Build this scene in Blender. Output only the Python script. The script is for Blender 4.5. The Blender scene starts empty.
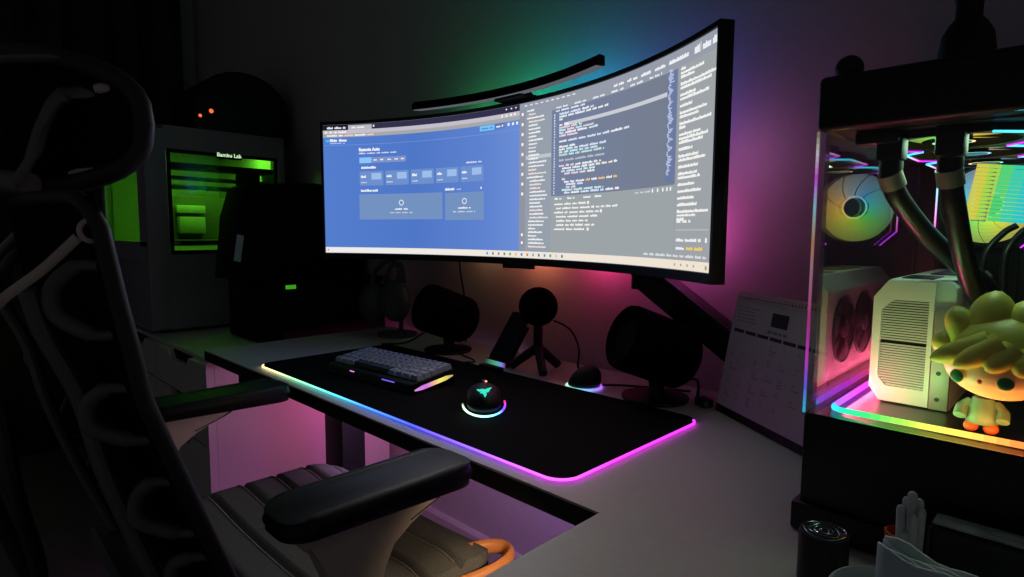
import bpy, bmesh, math, random
from mathutils import Matrix, Vector
PI = math.pi
S = bpy.context.scene
COL = S.collection
rnd = random.Random(7)

# ------------------------------------------------------------------ colours and materials
def lin(c):
    return c/12.92 if c <= .04045 else ((c+.055)/1.055)**2.4
def rgb(r, g, b):
    return (lin(r/255), lin(g/255), lin(b/255), 1)
def hue(h, s=1, v=1):
    import colorsys
    return colorsys.hsv_to_rgb(h % 1, s, v)

def mat(name, col, rough=.5, metal=0, spec=.5, noise=.12, nscale=60, bump=0, trans=0, sheen=0):
    m = bpy.data.materials.new(name); m.use_nodes = True
    nt = m.node_tree; b = nt.nodes['Principled BSDF']
    b.inputs['Roughness'].default_value = rough; b.inputs['Metallic'].default_value = metal
    b.inputs['Specular IOR Level'].default_value = spec
    b.inputs['Transmission Weight'].default_value = trans
    if sheen: b.inputs['Sheen Weight'].default_value = sheen
    tc = nt.nodes.new('ShaderNodeTexCoord')
    n = nt.nodes.new('ShaderNodeTexNoise'); n.inputs['Scale'].default_value = nscale; n.inputs['Detail'].default_value = 4
    nt.links.new(tc.outputs['Object'], n.inputs['Vector'])
    r = nt.nodes.new('ShaderNodeValToRGB')
    r.color_ramp.elements[0].position = .3; r.color_ramp.elements[1].position = .7
    r.color_ramp.elements[0].color = [c*(1-noise) for c in col[:3]]+[1]
    r.color_ramp.elements[1].color = [min(1, c*(1+noise)) for c in col[:3]]+[1]
    nt.links.new(n.outputs['Fac'], r.inputs['Fac']); nt.links.new(r.outputs['Color'], b.inputs['Base Color'])
    if bump:
        bp = nt.nodes.new('ShaderNodeBump'); bp.inputs['Strength'].default_value = bump; bp.inputs['Distance'].default_value = .002
        nt.links.new(n.outputs['Fac'], bp.inputs['Height']); nt.links.new(bp.outputs['Normal'], b.inputs['Normal'])
    return m
def emis(name, col, strength):
    m = bpy.data.materials.new(name); m.use_nodes = True
    nt = m.node_tree; nt.nodes.clear()
    e = nt.nodes.new('ShaderNodeEmission'); o = nt.nodes.new('ShaderNodeOutputMaterial')
    e.inputs['Color'].default_value = col; e.inputs['Strength'].default_value = strength
    nt.links.new(e.outputs[0], o.inputs[0]); return m
def glow(name, strength):                       # emission coloured by the mesh's own LED colours
    m = emis(name, (1, 1, 1, 1), strength); nt = m.node_tree
    a = nt.nodes.new('ShaderNodeAttribute'); a.attribute_name = 'led'
    e = [n for n in nt.nodes if n.type == 'EMISSION'][0]
    nt.links.new(a.outputs['Color'], e.inputs['Color']); return m
def glass(name, tint, ior=1.5, rough=0.0):
    m = bpy.data.materials.new(name); m.use_nodes = True
    nt = m.node_tree; nt.nodes.clear()
    o = nt.nodes.new('ShaderNodeOutputMaterial'); mx = nt.nodes.new('ShaderNodeMixShader')
    t = nt.nodes.new('ShaderNodeBsdfTransparent'); t.inputs[0].default_value = tint
    g = nt.nodes.new('ShaderNodeBsdfGlossy'); g.inputs['Roughness'].default_value = rough
    f = nt.nodes.new('ShaderNodeFresnel'); f.inputs['IOR'].default_value = ior
    # same Fresnel from both sides of the pane
    geo = nt.nodes.new('ShaderNodeNewGeometry'); mm = nt.nodes.new('ShaderNodeMapRange')
    mm.inputs['To Min'].default_value = ior; mm.inputs['To Max'].default_value = 1/ior
    nt.links.new(geo.outputs['Backfacing'], mm.inputs['Value']); nt.links.new(mm.outputs[0], f.inputs['IOR'])
    nt.links.new(f.outputs[0], mx.inputs[0]); nt.links.new(t.outputs[0], mx.inputs[1]); nt.links.new(g.outputs[0], mx.inputs[2])
    nt.links.new(mx.outputs[0], o.inputs[0]); return m

M = dict(
    wall=mat('painted_wall', rgb(190, 186, 184), .9, noise=.03, nscale=90, bump=.08),
    floor=mat('floor_laminate', rgb(120, 112, 106), .5, noise=.15, nscale=12),
    base=mat('baseboard_paint', rgb(200, 196, 192), .6, noise=.03),
    white_lam=mat('white_laminate', rgb(216, 212, 207), .42, noise=.03, nscale=140),
    black=mat('black_plastic', rgb(10, 10, 11), .55, noise=.2),
    black_m=mat('black_matte', rgb(9, 9, 10), .85, spec=.2, noise=.2),
    dark=mat('charcoal_plastic', rgb(34, 34, 36), .55, noise=.15),
    deskedge=mat('black_edge_band', rgb(18, 18, 18), .6, noise=.2),
    cloth=mat('black_cloth', rgb(17, 17, 18), .95, spec=.1, noise=.35, nscale=900, bump=.2),
    fabric=mat('speaker_fabric', rgb(7, 7, 8), .95, spec=.1, noise=.5, nscale=700, bump=.3),
    gunmetal=mat('gunmetal', rgb(60, 58, 56), .35, .8, noise=.1),
    wire=mat('binding_wire', rgb(215, 213, 212), .4, .2, noise=.05),
    steel=mat('steel', rgb(170, 168, 165), .3, .9, noise=.05),
    mesh=mat('chair_mesh_fabric', rgb(20, 20, 21), .9, spec=.1, noise=.4, nscale=500, bump=.3),
    frame=mat('chair_black_frame', rgb(46, 44, 44), .5, noise=.1),
    grey=mat('chair_grey_plastic', rgb(118, 112, 108), .5, noise=.06),
    beige=mat('chair_light_plastic', rgb(228, 212, 200), .45, noise=.04),
    orange=mat('chair_lever_warm_light', rgb(248, 160, 98), .4, noise=.05),  # warm light on the pale lever is put into its base colour
    seat=mat('chair_seat_weave', rgb(116, 118, 118), .95, spec=.1, noise=.3, nscale=700, bump=.35),
    seam=mat('chair_seat_highlight', rgb(150, 148, 142), .8, noise=.2, nscale=300),  # light tone for the highlight lines painted beside the seat seams
    pad=mat('armrest_pad', rgb(12, 12, 12), .5, spec=.4, noise=.2),
    key=mat('keycap_white', rgb(196, 200, 212), .5, noise=.03),
    legend=mat('keycap_legend', rgb(34, 36, 62), .6, noise=.05),
    keydark=mat('keycap_dark', rgb(48, 48, 56), .5, noise=.1),
    printer=mat('printer_grey_shell', rgb(150, 150, 154), .6, noise=.05),
    printer_in=mat('printer_inside', rgb(185, 190, 185), .5, noise=.1),
    printer_mid=mat('printer_bed', rgb(90, 92, 90), .6, noise=.1),
    paper=mat('calendar_paper', rgb(214, 210, 208), .85, noise=.02),
    ink=mat('calendar_ink', rgb(60, 58, 62), .8, noise=.1),
    inkfaint=mat('calendar_faint_ink', rgb(150, 146, 148), .8, noise=.05),
    case=mat('case_black_steel', rgb(14, 14, 15), .45, noise=.2),
    casein=mat('case_inside', rgb(26, 25, 27), .5, noise=.2),
    casefloor=mat('case_floor_gloss', rgb(24, 20, 16), .3, noise=.25, nscale=30),
    card=mat('graphics_card_white', rgb(205, 208, 205), .4, noise=.03),
    cardgap=mat('graphics_card_recess', rgb(24, 24, 24), .6, noise=.2),
    bracket=mat('bracket_metal', rgb(150, 146, 138), .45, .35, noise=.08),
    hose=mat('hose_rubber', rgb(30, 30, 30), .32, noise=.15),
    fanframe=mat('fan_frame', rgb(24, 23, 26), .5, noise=.2),
    hair=mat('toy_hair', rgb(212, 205, 92), .38, noise=.05),
    skin=mat('toy_face', rgb(240, 204, 176), .38, noise=.03),
    eye=mat('toy_eye', rgb(28, 120, 78), .3, noise=.05),
    toyred=mat('toy_orange_cloth', rgb(222, 104, 62), .45, noise=.05),
    toyblue=mat('toy_teal_cloth', rgb(110, 150, 130), .45, noise=.05),
    tissue=mat('tissue_paper', rgb(214, 226, 236), .95, noise=.03, nscale=200, bump=.2),
    tub=mat('white_tub', rgb(200, 206, 206), .4, noise=.03),
    ceramic=mat('white_ceramic', rgb(206, 208, 210), .35, noise=.03),
    red=mat('red_plastic', rgb(214, 84, 46), .4, noise=.05),
    tin_lid_top_lit=mat('tin_lid_top_lit', rgb(165, 175, 186), .4, noise=.25, nscale=60),  # light falling on the tin's top is put into this paler tone
    case_tin=mat('dark_tin', rgb(40, 44, 50), .35, .3, noise=.4, nscale=45),
    tin_print=mat('tin_print', rgb(150, 160, 170), .4, noise=.3, nscale=80),
    foil=mat('shiny_foil', rgb(150, 165, 180), .22, .9, noise=.3, nscale=40),
    screenoff=mat('dark_screen', rgb(8, 8, 10), .12, noise=.1),
    curtain=mat('curtain_cloth', rgb(70, 68, 68), .95, spec=.1, noise=.1),
    headset=mat('headset_white', rgb(84, 84, 86), .5, noise=.05),
    sticker=mat('sticker_paper', rgb(190, 205, 220), .7, noise=.3, nscale=300),
    milky=mat('milky_edge', rgb(225, 222, 225), .4, noise=.03),
    greenglass=glass('green_safety_glass', (.40, .92, .17, 1), 1.35),
    caseglass=glass('tempered_glass', (.70, .68, .71, 1), 3.2),
    frontglass=glass('front_glass', (.95, .95, .95, 1), 1.35),
    L05=glow('led_painted_glint', .8), L1=glow('led_soft', 1.0), L14=glow('led_fan', 1.4), L1b=glow('led_medium', 1.1), L2=glow('led_bright', 2.2), L3=glow('led_strong', 6.0),
    SCR=glow('screen_pixels', 1.0),
    bardiff=emis('bar_diffuser', rgb(92, 96, 104), 1.0),
    logo=emis('mouse_emblem', rgb(60, 235, 205), 1.0),
    redled=emis('orange_led', rgb(255, 110, 60), 1.2),
    whitetext=emis('backlit_text', rgb(210, 255, 200), 1.0),
    greenlabel=emis('green_light', rgb(80, 200, 40), .55),
)

# ------------------------------------------------------------------ mesh helpers
WM = {}                                          # object -> its world matrix (as placed)
class MB:
    def __init__(s): s.b = bmesh.new(); s.led = s.b.faces.layers.float_color.new('ledf'); s.c = None; s.mi = 0
    def _fin(s, faces):
        for f in faces:
            f.material_index = s.mi
            if s.c: f[s.led] = (*s.c[:3], 1)
    def _grab(s, n0):
        s.b.faces.ensure_lookup_table(); s._fin(s.b.faces[n0:])
    def box(s, c, d, rot=None, bev=0, seg=2):
        n0 = len(s.b.faces)
        mt = Matrix.Translation(c) @ (rot.to_4x4() if rot else Matrix.Identity(4)) @ Matrix.Diagonal((*d, 1))
        r = bmesh.ops.create_cube(s.b, size=1, matrix=mt)
        if bev:
            es = list({e for v in r['verts'] for e in v.link_edges})
            bmesh.ops.bevel(s.b, geom=es, offset=min(bev, min(d)*.49), segments=seg, profile=.5, affect='EDGES')
        s._grab(n0); return s
    def mm(s, x0, x1, y0, y1, z0, z1, bev=0, seg=2):
        return s.box(((x0+x1)/2, (y0+y1)/2, (z0+z1)/2), (abs(x1-x0), abs(y1-y0), abs(z1-z0)), None, bev, seg)
    def grid(s, rows, closed_u=False, closed_v=False):     # rows of points -> quads
        n0 = len(s.b.faces)
        V = [[s.b.verts.new(p) for p in r] for r in rows]
        nr, nc = len(V), len(V[0])
        for i in range(nr-(0 if closed_v else 1)):
            for j in range(nc-(0 if closed_u else 1)):
                a, b_, c, d = V[i][j], V[i][(j+1) % nc], V[(i+1) % nr][(j+1) % nc], V[(i+1) % nr][j]
                try: s.b.faces.new((a, b_, c, d))
                except ValueError: pass
        s._grab(n0); return V
    def face(s, pts):
        n0 = len(s.b.faces); s.b.faces.new([s.b.verts.new(p) for p in pts]); s._grab(n0)
    def tube(s, pts, r, seg=10, closed=False, flat=1.0, up=None, cap=True):
        pts = [Vector(p) for p in pts]; n = len(pts)
        rr = r if isinstance(r, (list, tuple)) else [r]*n
        rows = []; ref = Vector(up) if up else None; prev = None
        for i, p in enumerate(pts):
            if closed: t = pts[(i+1) % n]-pts[i-1]
            else: t = pts[min(i+1, n-1)]-pts[max(i-1, 0)]
            t.normalize()
            if ref is not None: nrm = ref-t*ref.dot(t)
            elif prev is None:
                a = Vector((0, 0, 1)) if abs(t.z) < .9 else Vector((1, 0, 0)); nrm = a-t*a.dot(t)
            else: nrm = prev-t*prev.dot(t)
            nrm.normalize(); prev = nrm; bn = t.cross(nrm)
            rows.append([p+(nrm*math.cos(2*PI*k/seg)*flat+bn*math.sin(2*PI*k/seg))*rr[i] for k in range(seg)])
        V = s.grid(rows, closed_u=True, closed_v=closed)
        if cap and not closed:
            n0 = len(s.b.faces)
            try: s.b.faces.new(list(reversed(V[0]))); s.b.faces.new(V[-1])
            except ValueError: pass
            s._grab(n0)
        return s
    def cyl(s, p0, p1, r0, r1=None, seg=24):
        return s.tube([p0, p1], [r0, r0 if r1 is None else r1], seg)
    def lathe(s, prof, mtx=None, seg=32, cap=True):
        mtx = mtx or Matrix.Identity(4)
        rows = [[mtx @ Vector((r*math.cos(2*PI*k/seg), r*math.sin(2*PI*k/seg), z)) for k in range(seg)] for r, z in prof]
        V = s.grid(rows, closed_u=True)
        n0 = len(s.b.faces)
        if cap:
            s.b.faces.new(list(reversed(V[0]))); s.b.faces.new(V[-1])
        s._grab(n0); return s
    def ell(s, c, r, rot=None, seg=24, rings=14, fn=None):
        n0 = len(s.b.faces)
        mt = Matrix.Translation(c) @ (rot.to_4x4() if rot else Matrix.Identity(4)) @ Matrix.Diagonal((*r, 1))
        q = bmesh.ops.create_uvsphere(s.b, u_segments=seg, v_segments=rings, radius=1)
        for v in q['verts']:
            p = fn(v.co.copy()) if fn else v.co
            v.co = mt @ p
        s._grab(n0); return s
    def prism(s, poly, h0, h1, mtx=None, bev=0, seg=2):
        mtx = mtx or Matrix.Identity(4); n0 = len(s.b.faces)
        a = [s.b.verts.new(mtx @ Vector((x, y, h0))) for x, y in poly]
        b_ = [s.b.verts.new(mtx @ Vector((x, y, h1))) for x, y in poly]
        n = len(poly); fs = [s.b.faces.new(list(reversed(a))), s.b.faces.new(b_)]
        for i in range(n): fs.append(s.b.faces.new((a[i], a[(i+1) % n], b_[(i+1) % n], b_[i])))
        if bev:
            es = list({e for f in fs[:2] for e in f.edges})
            bmesh.ops.bevel(s.b, geom=es, offset=bev, segments=seg, profile=.5, affect='EDGES')
        s._grab(n0); return s
    def add(s, verts, faces):
        n0 = len(s.b.faces); V = [s.b.verts.new(v) for v in verts]
        for f in faces:
            try: s.b.faces.new([V[i] for i in f])
            except ValueError: pass
        s._grab(n0)
    def build(s, name, mats, parent=None, smooth=40, world=True):
        bmesh.ops.recalc_face_normals(s.b, faces=s.b.faces[:])
        W = WM.get(parent.name, Matrix.Identity(4)) if parent else Matrix.Identity(4)
        if world and parent: s.b.transform(W.inverted())
        me = bpy.data.meshes.new(name)
        cols = [tuple(f[s.led]) for f in s.b.faces]
        s.b.to_mesh(me); s.b.free()
        if 'ledf' in me.attributes: me.attributes.remove(me.attributes['ledf'])
        mats = mats if isinstance(mats, (list, tuple)) else [mats]
        for m in mats: me.materials.append(m)
        if any(m.name.startswith(('led_', 'screen_p')) for m in mats):
            at = me.attributes.new('led', 'FLOAT_COLOR', 'FACE')
            for i, c in enumerate(cols): at.data[i].color = c
        if smooth:
            me.polygons.foreach_set('use_smooth', [True]*len(me.polygons))
            try: me.set_sharp_from_angle(angle=math.radians(smooth))
            except Exception: pass
        o = bpy.data.objects.new(name, me); COL.objects.link(o)
        if parent: o.parent = parent
        WM[o.name] = W.copy()
        return o
def thing(name, label, cat, loc=(0, 0, 0), rz=0, group=None):
    o = bpy.data.objects.new(name, None); COL.objects.link(o); o.empty_display_size = .05
    o.location = loc; o.rotation_euler = (0, 0, rz)
    WM[o.name] = Matrix.Translation(loc) @ Matrix.Rotation(rz, 4, 'Z')
    return tag(o, label, cat, group)
def tag(o, label=None, cat=None, group=None):
    if label: o['label'] = label
    if cat: o['category'] = cat
    if group: o['group'] = group
    return o
def struct(o): o['kind'] = 'structure'; return o
def bez(p, n=16):
    p = [Vector(q) for q in p]; out = []                 # Catmull-Rom through the points
    q = [p[0]*2-p[1]]+p+[p[-1]*2-p[-2]]
    for i in range(1, len(q)-2):
        for k in range(n):
            t = k/n; a, b, c, d = q[i-1], q[i], q[i+1], q[i+2]
            out.append(.5*((2*b)+(c-a)*t+(2*a-5*b+4*c-d)*t*t+(3*b-a-3*c+d)*t**3))
    out.append(p[-1]); return out
def R3(ax, deg): return Matrix.Rotation(math.radians(deg), 3, ax)
def textgeo(body, size, align='LEFT', bold=0):
    cu = bpy.data.curves.new('lettering', 'FONT'); cu.body = body; cu.size = size; cu.align_x = align; cu.offset = bold
    cu.resolution_u = 2
    o = bpy.data.objects.new('lettering', cu); COL.objects.link(o)
    dg = bpy.context.evaluated_depsgraph_get(); me = bpy.data.meshes.new_from_object(o.evaluated_get(dg))
    vs = [v.co.copy() for v in me.vertices]; fs = [tuple(p.vertices) for p in me.polygons]
    bpy.data.objects.remove(o); bpy.data.curves.remove(cu); bpy.data.meshes.remove(me)
    return vs, fs
def mix(a, b, t): return tuple(x+(y-x)*t for x, y in zip(a, b))
def ramp(stops, t):
    for (t0, c0), (t1, c1) in zip(stops, stops[1:]):
        if t <= t1: return mix(c0, c1, max(0, min(1, (t-t0)/max(1e-6, t1-t0))))
    return stops[-1][1]
def c8(r, g, b): return rgb(r, g, b)[:3]
def ledtube(mb, pts, r, stops, seg=8, flat=1, up=None, fine=.006):
    P = [Vector(pts[0])]
    for a, b in zip(pts, pts[1:]):
        a, b = Vector(a), Vector(b); n = max(1, int((b-a).length/fine))
        P += [a.lerp(b, k/n) for k in range(1, n+1)]
    L = [0]
    for a, b in zip(P, P[1:]): L.append(L[-1]+(b-a).length)
    n0 = len(mb.b.faces); mb.c = ramp(stops, 0); mb.tube(P, r, seg, flat=flat, up=up)
    mb.b.faces.ensure_lookup_table()
    for i, f in enumerate(mb.b.faces[n0:]):
        k = i//seg
        t = (L[k]+L[k+1])/2/L[-1] if k < len(P)-1 else (0 if i % 2 == 0 else 1)
        f[mb.led] = (*ramp(stops, t), 1)
    mb.c = None
def lamp(kind, name, loc, energy, col, size=.05, rot=None, target=None, shape=None, sy=None, spread=None):
    d = bpy.data.lights.new(name, kind); d.energy = energy; d.color = col[:3]
    if kind == 'AREA':
        d.size = size
        if sy: d.shape = 'RECTANGLE'; d.size_y = sy
        if spread: d.spread = spread
    elif kind == 'POINT': d.shadow_soft_size = size
    o = bpy.data.objects.new(name, d); COL.objects.link(o); o.location = loc
    if target is not None:
        o.rotation_euler = (Vector(target)-Vector(loc)).to_track_quat('-Z', 'Y').to_euler()
    return o

DZ = .74                                           # desk top height
WY = 1.15                                          # rear wall

# ------------------------------------------------------------------ the room
b = MB(); b.mm(-3.6, 1.2, -1.6, WY, -.05, 0); struct(b.build('floor', M['floor'], smooth=0))
b = MB(); b.mm(-3.6, 1.2, WY, WY+.08, 0, 2.6); struct(b.build('wall_back', M['wall'], smooth=0))
b = MB(); b.mm(-3.68, -3.6, -1.6, WY+.08, 0, 2.6); struct(b.build('wall_left', M['wall'], smooth=0))
b = MB(); b.mm(-3.68, 1.2, -1.6, WY+.08, 2.6, 2.66); struct(b.build('ceiling', M['wall'], smooth=0))
b = MB(); b.prism([(0, 0), (.014, 0), (.014, .14), (.008, .15), (0, .15)], -3.6, 1.2,
                  Matrix(((0, 0, 1, 0), (-1, 0, 0, WY), (0, 1, 0, 0), (0, 0, 0, 1)))); struct(b.build('baseboard_back', M['base'], smooth=0))

# dark curtain in folds on the left wall
t = thing('curtain', 'dark floor-length curtain hanging in folds along the far left wall', 'curtain', (-3.5, .3, 0))
rows = []
for z in (0.02, .6, 1.2, 1.8, 2.4):
    rows.append([(-3.5+.03*math.sin(k*.9)+.008*math.sin(k*2.3+z), -1.2+k*.022, z) for k in range(104)])
b = MB(); b.grid(rows); o = b.build('curtain_cloth', M['curtain'], t)
md = o.modifiers.new('thickness', 'SOLIDIFY'); md.thickness = .004
b = MB(); b.cyl((-3.5, -1.25, 2.42), (-3.5, 1.12, 2.42), .014, seg=12); b.build('curtain_rod', M['dark'], t)

# ------------------------------------------------------------------ L-shaped desk
t = thing('desk', 'white L-shaped desk with black edge band along the rear wall', 'desk', (-.9, .8, 0))
b = MB(); TH = .028
poly = [(-1.667, .525), (-.378, .525), (-.378, -.5), (.62, -.5), (.62, 1.108), (-1.667, 1.108)]
b.prism(poly, DZ-.003, DZ); b.build('desktop', M['white_lam'], t, smooth=0)
b = MB(); b.prism(poly, DZ-TH, DZ-.0032); b.build('edge_band', M['deskedge'], t, smooth=0)
for x, y in ((-1.44, .8), (-.2, .35)):
    b = MB(); b.mm(x-.04, x+.055, y-.035, y+.035, .05, DZ-TH-.0005, .004); b.mm(x-.02, x+.03, y-.3, y+.27, .0005, .05, .006)
    b.mm(x-.035, x+.045, y-.26, y+.26, DZ-TH-.035, DZ-TH-.0005)
    b.build('desk_leg', M['black'], t)
b = MB(); b.mm(-1.40, -.16, .77, .80, DZ-TH-.04, DZ-TH-.0005); b.build('desk_crossbar', M['black'], t)

# ------------------------------------------------------------------ drawer cabinet left of the desk
CZ = .695
t = thing('drawer_cabinet', 'low white drawer cabinet left of the desk, under the large printer', 'cabinet', (-2.3, .84, 0))
b = MB(); b.mm(-3.1, -1.708, .56, 1.125, .03, CZ, .003); b.mm(-1.7245, -1.708, .54, .5605, .03, CZ-.001); b.build('carcass', M['white_lam'], t, smooth=0)
for k, (x0, x1) in enumerate(((-3.09, -2.655), (-2.645, -2.195), (-2.185, -1.727))):
    for z0, z1 in ((.57, .685), (.455, .565), (.25, .45), (.04, .245)):
        b = MB(); w = x1-x0; xc = (x0+x1)/2
        b.prism([(x0, z0), (x1, z0), (x1, z1), (xc+.10, z1), (xc+.075, z1-.028), (xc-.075, z1-.028), (xc-.10, z1), (x0, z1)],
                0, .018, Matrix(((1, 0, 0, 0), (0, 0, 1, .54), (0, 1, 0, 0), (0, 0, 0, 1))))
        d = b.build('drawer', M['white_lam'], t, smooth=0)
        b = MB(); b.mm(xc-.095, xc+.095, .5575, .5595, z1-.028, z1-.001); b.build('finger_slot', M['black_m'], d, smooth=0)

# ------------------------------------------------------------------ 3D printer
px, y0, y1, z0, z1 = -2.3, .562, 1.05, CZ+.012, 1.418
t = thing('printer', 'large grey boxed 3D printer with green glass front glowing on the cabinet', '3D printer', (-2.62, .8, CZ))
b = MB(); xb = -2.95; T = .022
wy0, wy1, wz0, wz1 = .632, 1.02, .972, 1.338
b.mm(xb, px, y0, y1, z1-T, z1, .008); b.mm(xb, px-.02, y0, y1, z0, z0+.25, .008)       # top, bottom
b.mm(xb, xb+T, y0, y1, z0, z1); b.mm(xb, px-.02, y1-T, y1, z0, z1)
b.mm(px-.02, px, y0, wy0, z0, z1, .008); b.mm(px-.02, px, wy1, y1, z0, z1, .006)       # front frame
b.mm(px-.0205, px-.0005, wy0-.01, wy1+.01, wz1, z1-.002); b.mm(px-.0205, px-.0005, wy0-.01, wy1+.01, z0, wz0)
b.mm(xb, px-.02, y0, y0+T, z0, 1.015); b.mm(xb, px-.02, y0, y0+T, 1.27, z1-.01)         # left side around its window
b.mm(xb, xb+.05, y0, y0+T, 1.0, 1.3); b.mm(px-.1, px-.02, y0, y0+T, 1.0, 1.3)
b.build('shell', M['printer'], t)
for fx in (xb+.05, px-.05):
    for fy in (y0+.05, y1-.05):
        b = MB(); b.cyl((fx, fy, CZ+.0005), (fx, fy, z0+.002), .02, seg=16); b.build('foot', M['black'], t)
b = MB(); b.mm(px-.012, px-.007, wy0+.0005, wy1-.0005, wz0+.0005, wz1-.0005); dr = b.build('glass_door', M['greenglass'], t, smooth=0)
b = MB()                                              # black rounded border on the glass
for a in ((wy0, wy1, wz1-.012, wz1), (wy0, wy1, wz0, wz0+.014), (wy0, wy0+.012, wz0, wz1), (wy1-.012, wy1, wz0, wz1)):
    b.mm(px-.0065, px-.004, a[0], a[1], a[2], a[3])
b.build('door_border', M['black_m'], dr, smooth=0)
b = MB(); b.lathe([(.001, 0), (.010, 0), (.010, .01), (.006, .014), (.001, .014)], Matrix.Translation((px-.004, .652, 1.012)) @ Matrix.Rotation(PI/2, 4, 'Y'), 16)
b.build('door_latch', M['steel'], dr)
b = MB(); b.mm(xb+.055, px-.105, y0+.004, y0+.008, 1.015, 1.27); b.build('side_glass', M['greenglass'], t, smooth=0)
b = MB(); b.mm(px-.0035, px-.001, .795, .885, 1.318, 1.347, .001); pl = b.build('name_plate', M['black_m'], t, smooth=0)
vs, fs = textgeo('Bambu Lab', .0195, 'CENTER', .0004)
b = MB(); b.add([(px-.0004, .84+v.x, 1.326+v.y) for v in vs], fs); b.build('lettering', M['whitetext'], pl, smooth=0)
# inside of the printer
b = MB(); b.mm(xb+T, xb+T+.01, y0+.03, y1-.03, z0+.25, z1-T, 0); b.mm(xb+.04, px-.05, y1-.036, y1-.026, z0+.26, z1-.04)
b.build('chamber_lining', M['printer_in'], t, smooth=0)
b = MB(); b.cyl((-2.40, y0+.03, 1.248), (-2.40, y1-.03, 1.244), .008, seg=12); b.mm(-2.42, -2.38, y0+.03, y1-.03, 1.205, 1.222, .003)
b.build('gantry_rail', M['steel'], t)
b = MB(); b.mm(-2.44, -2.33, y0+.025, y1-.03, 1.278, 1.296); b.mm(-2.42, -2.34, .90, .97, 1.16, 1.28, .01)
b.build('gantry_beam', M['black_m'], t, smooth=0)
b = MB()
b.prism([(.655, 1.165), (.70, 1.19), (1.02, 1.19), (1.02, .995), (.655, .995)], 0, .012, Matrix(((0, 0, 1, -2.60), (1, 0, 0, 0), (0, 1, 0, 0), (0, 0, 0, 1))))
b.build('rear_panel', M['printer_mid'], t, smooth=0)
b = MB(); b.mm(-2.585, -2.56, .73, .835, 1.125, 1.155, .003); b.mm(-2.585, -2.55, .735, .83, 1.045, 1.11, .003); b.build('tool_rack', M['printer_in'], t)
b = MB(); b.mm(-2.58, -2.36, .66, 1.0, 1.005, 1.02, .003); b.mm(-2.36, -2.355, .75, .81, 1.008, 1.016); b.build('print_bed', M['printer_mid'], t)
b = MB(); b.c = (1, 1, 1); b.mm(-2.50, -2.34, y0+.05, y1-.05, z1-T-.012, z1-T-.004); b.build('chamber_lamp', M['L3'], t, smooth=0)
lamp('AREA', 'printer_chamber_light', (-2.42, .8, z1-T-.016), .60, (1, 1, 1), .14, target=(-2.42, .8, 0), sy=.36)

# filament unit on top of the printer
t = thing('filament_unit', 'dark domed filament box with two orange lights on the printer top', 'filament box', (-2.56, .93, z1))
b = MB(); pr = [(.77, z1+.001), (1.12, z1+.001), (1.125, 1.52)]+[(.945+.18*math.cos(a), 1.52+.15*math.sin(a)) for a in [PI*k/10 for k in range(1, 10)]]+[(.765, 1.52)]
b.prism(pr, -2.72, -2.40, Matrix(((0, 0, 1, 0), (1, 0, 0, 0), (0, 1, 0, 0), (0, 0, 0, 1))), .012, 3); b.build('housing', M['black'], t)
for yy, zz, r in ((.79, 1.481, .006), (.83, 1.503, .008)):
    b = MB(); b.ell((-2.3975, yy*.984, zz), (.004, r, r)); b.build('indicator_light', M['redled'], t)

# ------------------------------------------------------------------ black appliances between printer and monitor
t = thing('storage_box', 'low black box with a small green light, left behind the keyboard', 'box', (-1.93, .93, CZ))
b = MB(); b.mm(-2.13, -1.712, .755, 1.12, CZ+.001, .885, .01, 3); b.build('body', M['black_m'], t)
b = MB(); b.mm(-2.135, -1.705, .75, 1.13, .8855, .905, .006); b.build('lid', M['black_m'], t)
b = MB(); b.mm(-1.7045, -1.702, .768, .80, .883, .895, .0008); b.build('status_light', M['greenlabel'], t)
b = MB(); b.ell((-1.711, .86, .725), (.004, .03, .013)); b.build('oval_grip', M['dark'], t)
t = thing('appliance', 'tall dark slanted appliance with white sticker, before the green printer window', 'appliance', (-1.95, .86, .905))
b = MB(); P = [(.675, .9065), (.70, 1.10), (.725, 1.19), (.745, 1.20), (.95, 1.215), (1.08, 1.20), (1.13, 1.15), (1.135, .9065)]
b.prism(P, -2.02, -1.86, Matrix(((0, 0, 1, 0), (1, 0, 0, 0), (0, 1, 0, 0), (0, 0, 0, 1))), .008, 3); b.build('body', M['black_m'], t)
b = MB(); b.prism([(.662+.005, .965), (.687, .96), (.70, 1.04), (.68, 1.045)], -1.8585, -1.857, Matrix(((0, 0, 1, 0), (1, 0, 0, .012), (0, 1, 0, 0), (0, 0, 0, 1)))); b.build('paper_sticker', M['sticker'], t, smooth=0)
# white headset on its stand behind the left speaker
t = thing('headset', 'pale over-ear headset on a stand, behind the left speaker', 'headset', (-1.50, 1.02, DZ))
b = MB(); b.lathe([(.001, 0), (.06, 0), (.06, .008), (.02, .014), (.001, .014)], Matrix.Translation((-1.50, 1.02, DZ+.0005)), 28); b.cyl((-1.50, 1.035, DZ+.01), (-1.50, 1.035, .945), .007); b.build('stand', M['headset'], t)
b = MB(); b.tube(bez([(-1.60, 1.00, .87), (-1.605, 1.01, .925), (-1.575, 1.03, .96), (-1.53, 1.035, .965), (-1.50, 1.03, .94), (-1.495, 1.02, .90)], 8), .009, 8, flat=.6); b.build('headband', M['headset'], t)
b = MB(); b.tube(bez([(-1.52, .985, .90), (-1.49, 1.0, .955), (-1.455, 1.01, .955), (-1.43, 1.0, .91)], 8), .007, 8); b.build('microphone_boom', M['headset'], t)
for c in ((-1.575, .985, .835), (-1.47, .995, .85)):
    b = MB(); b.ell(c, (.06, .035, .062)); b.build('ear_cup', M['headset'], t)

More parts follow.
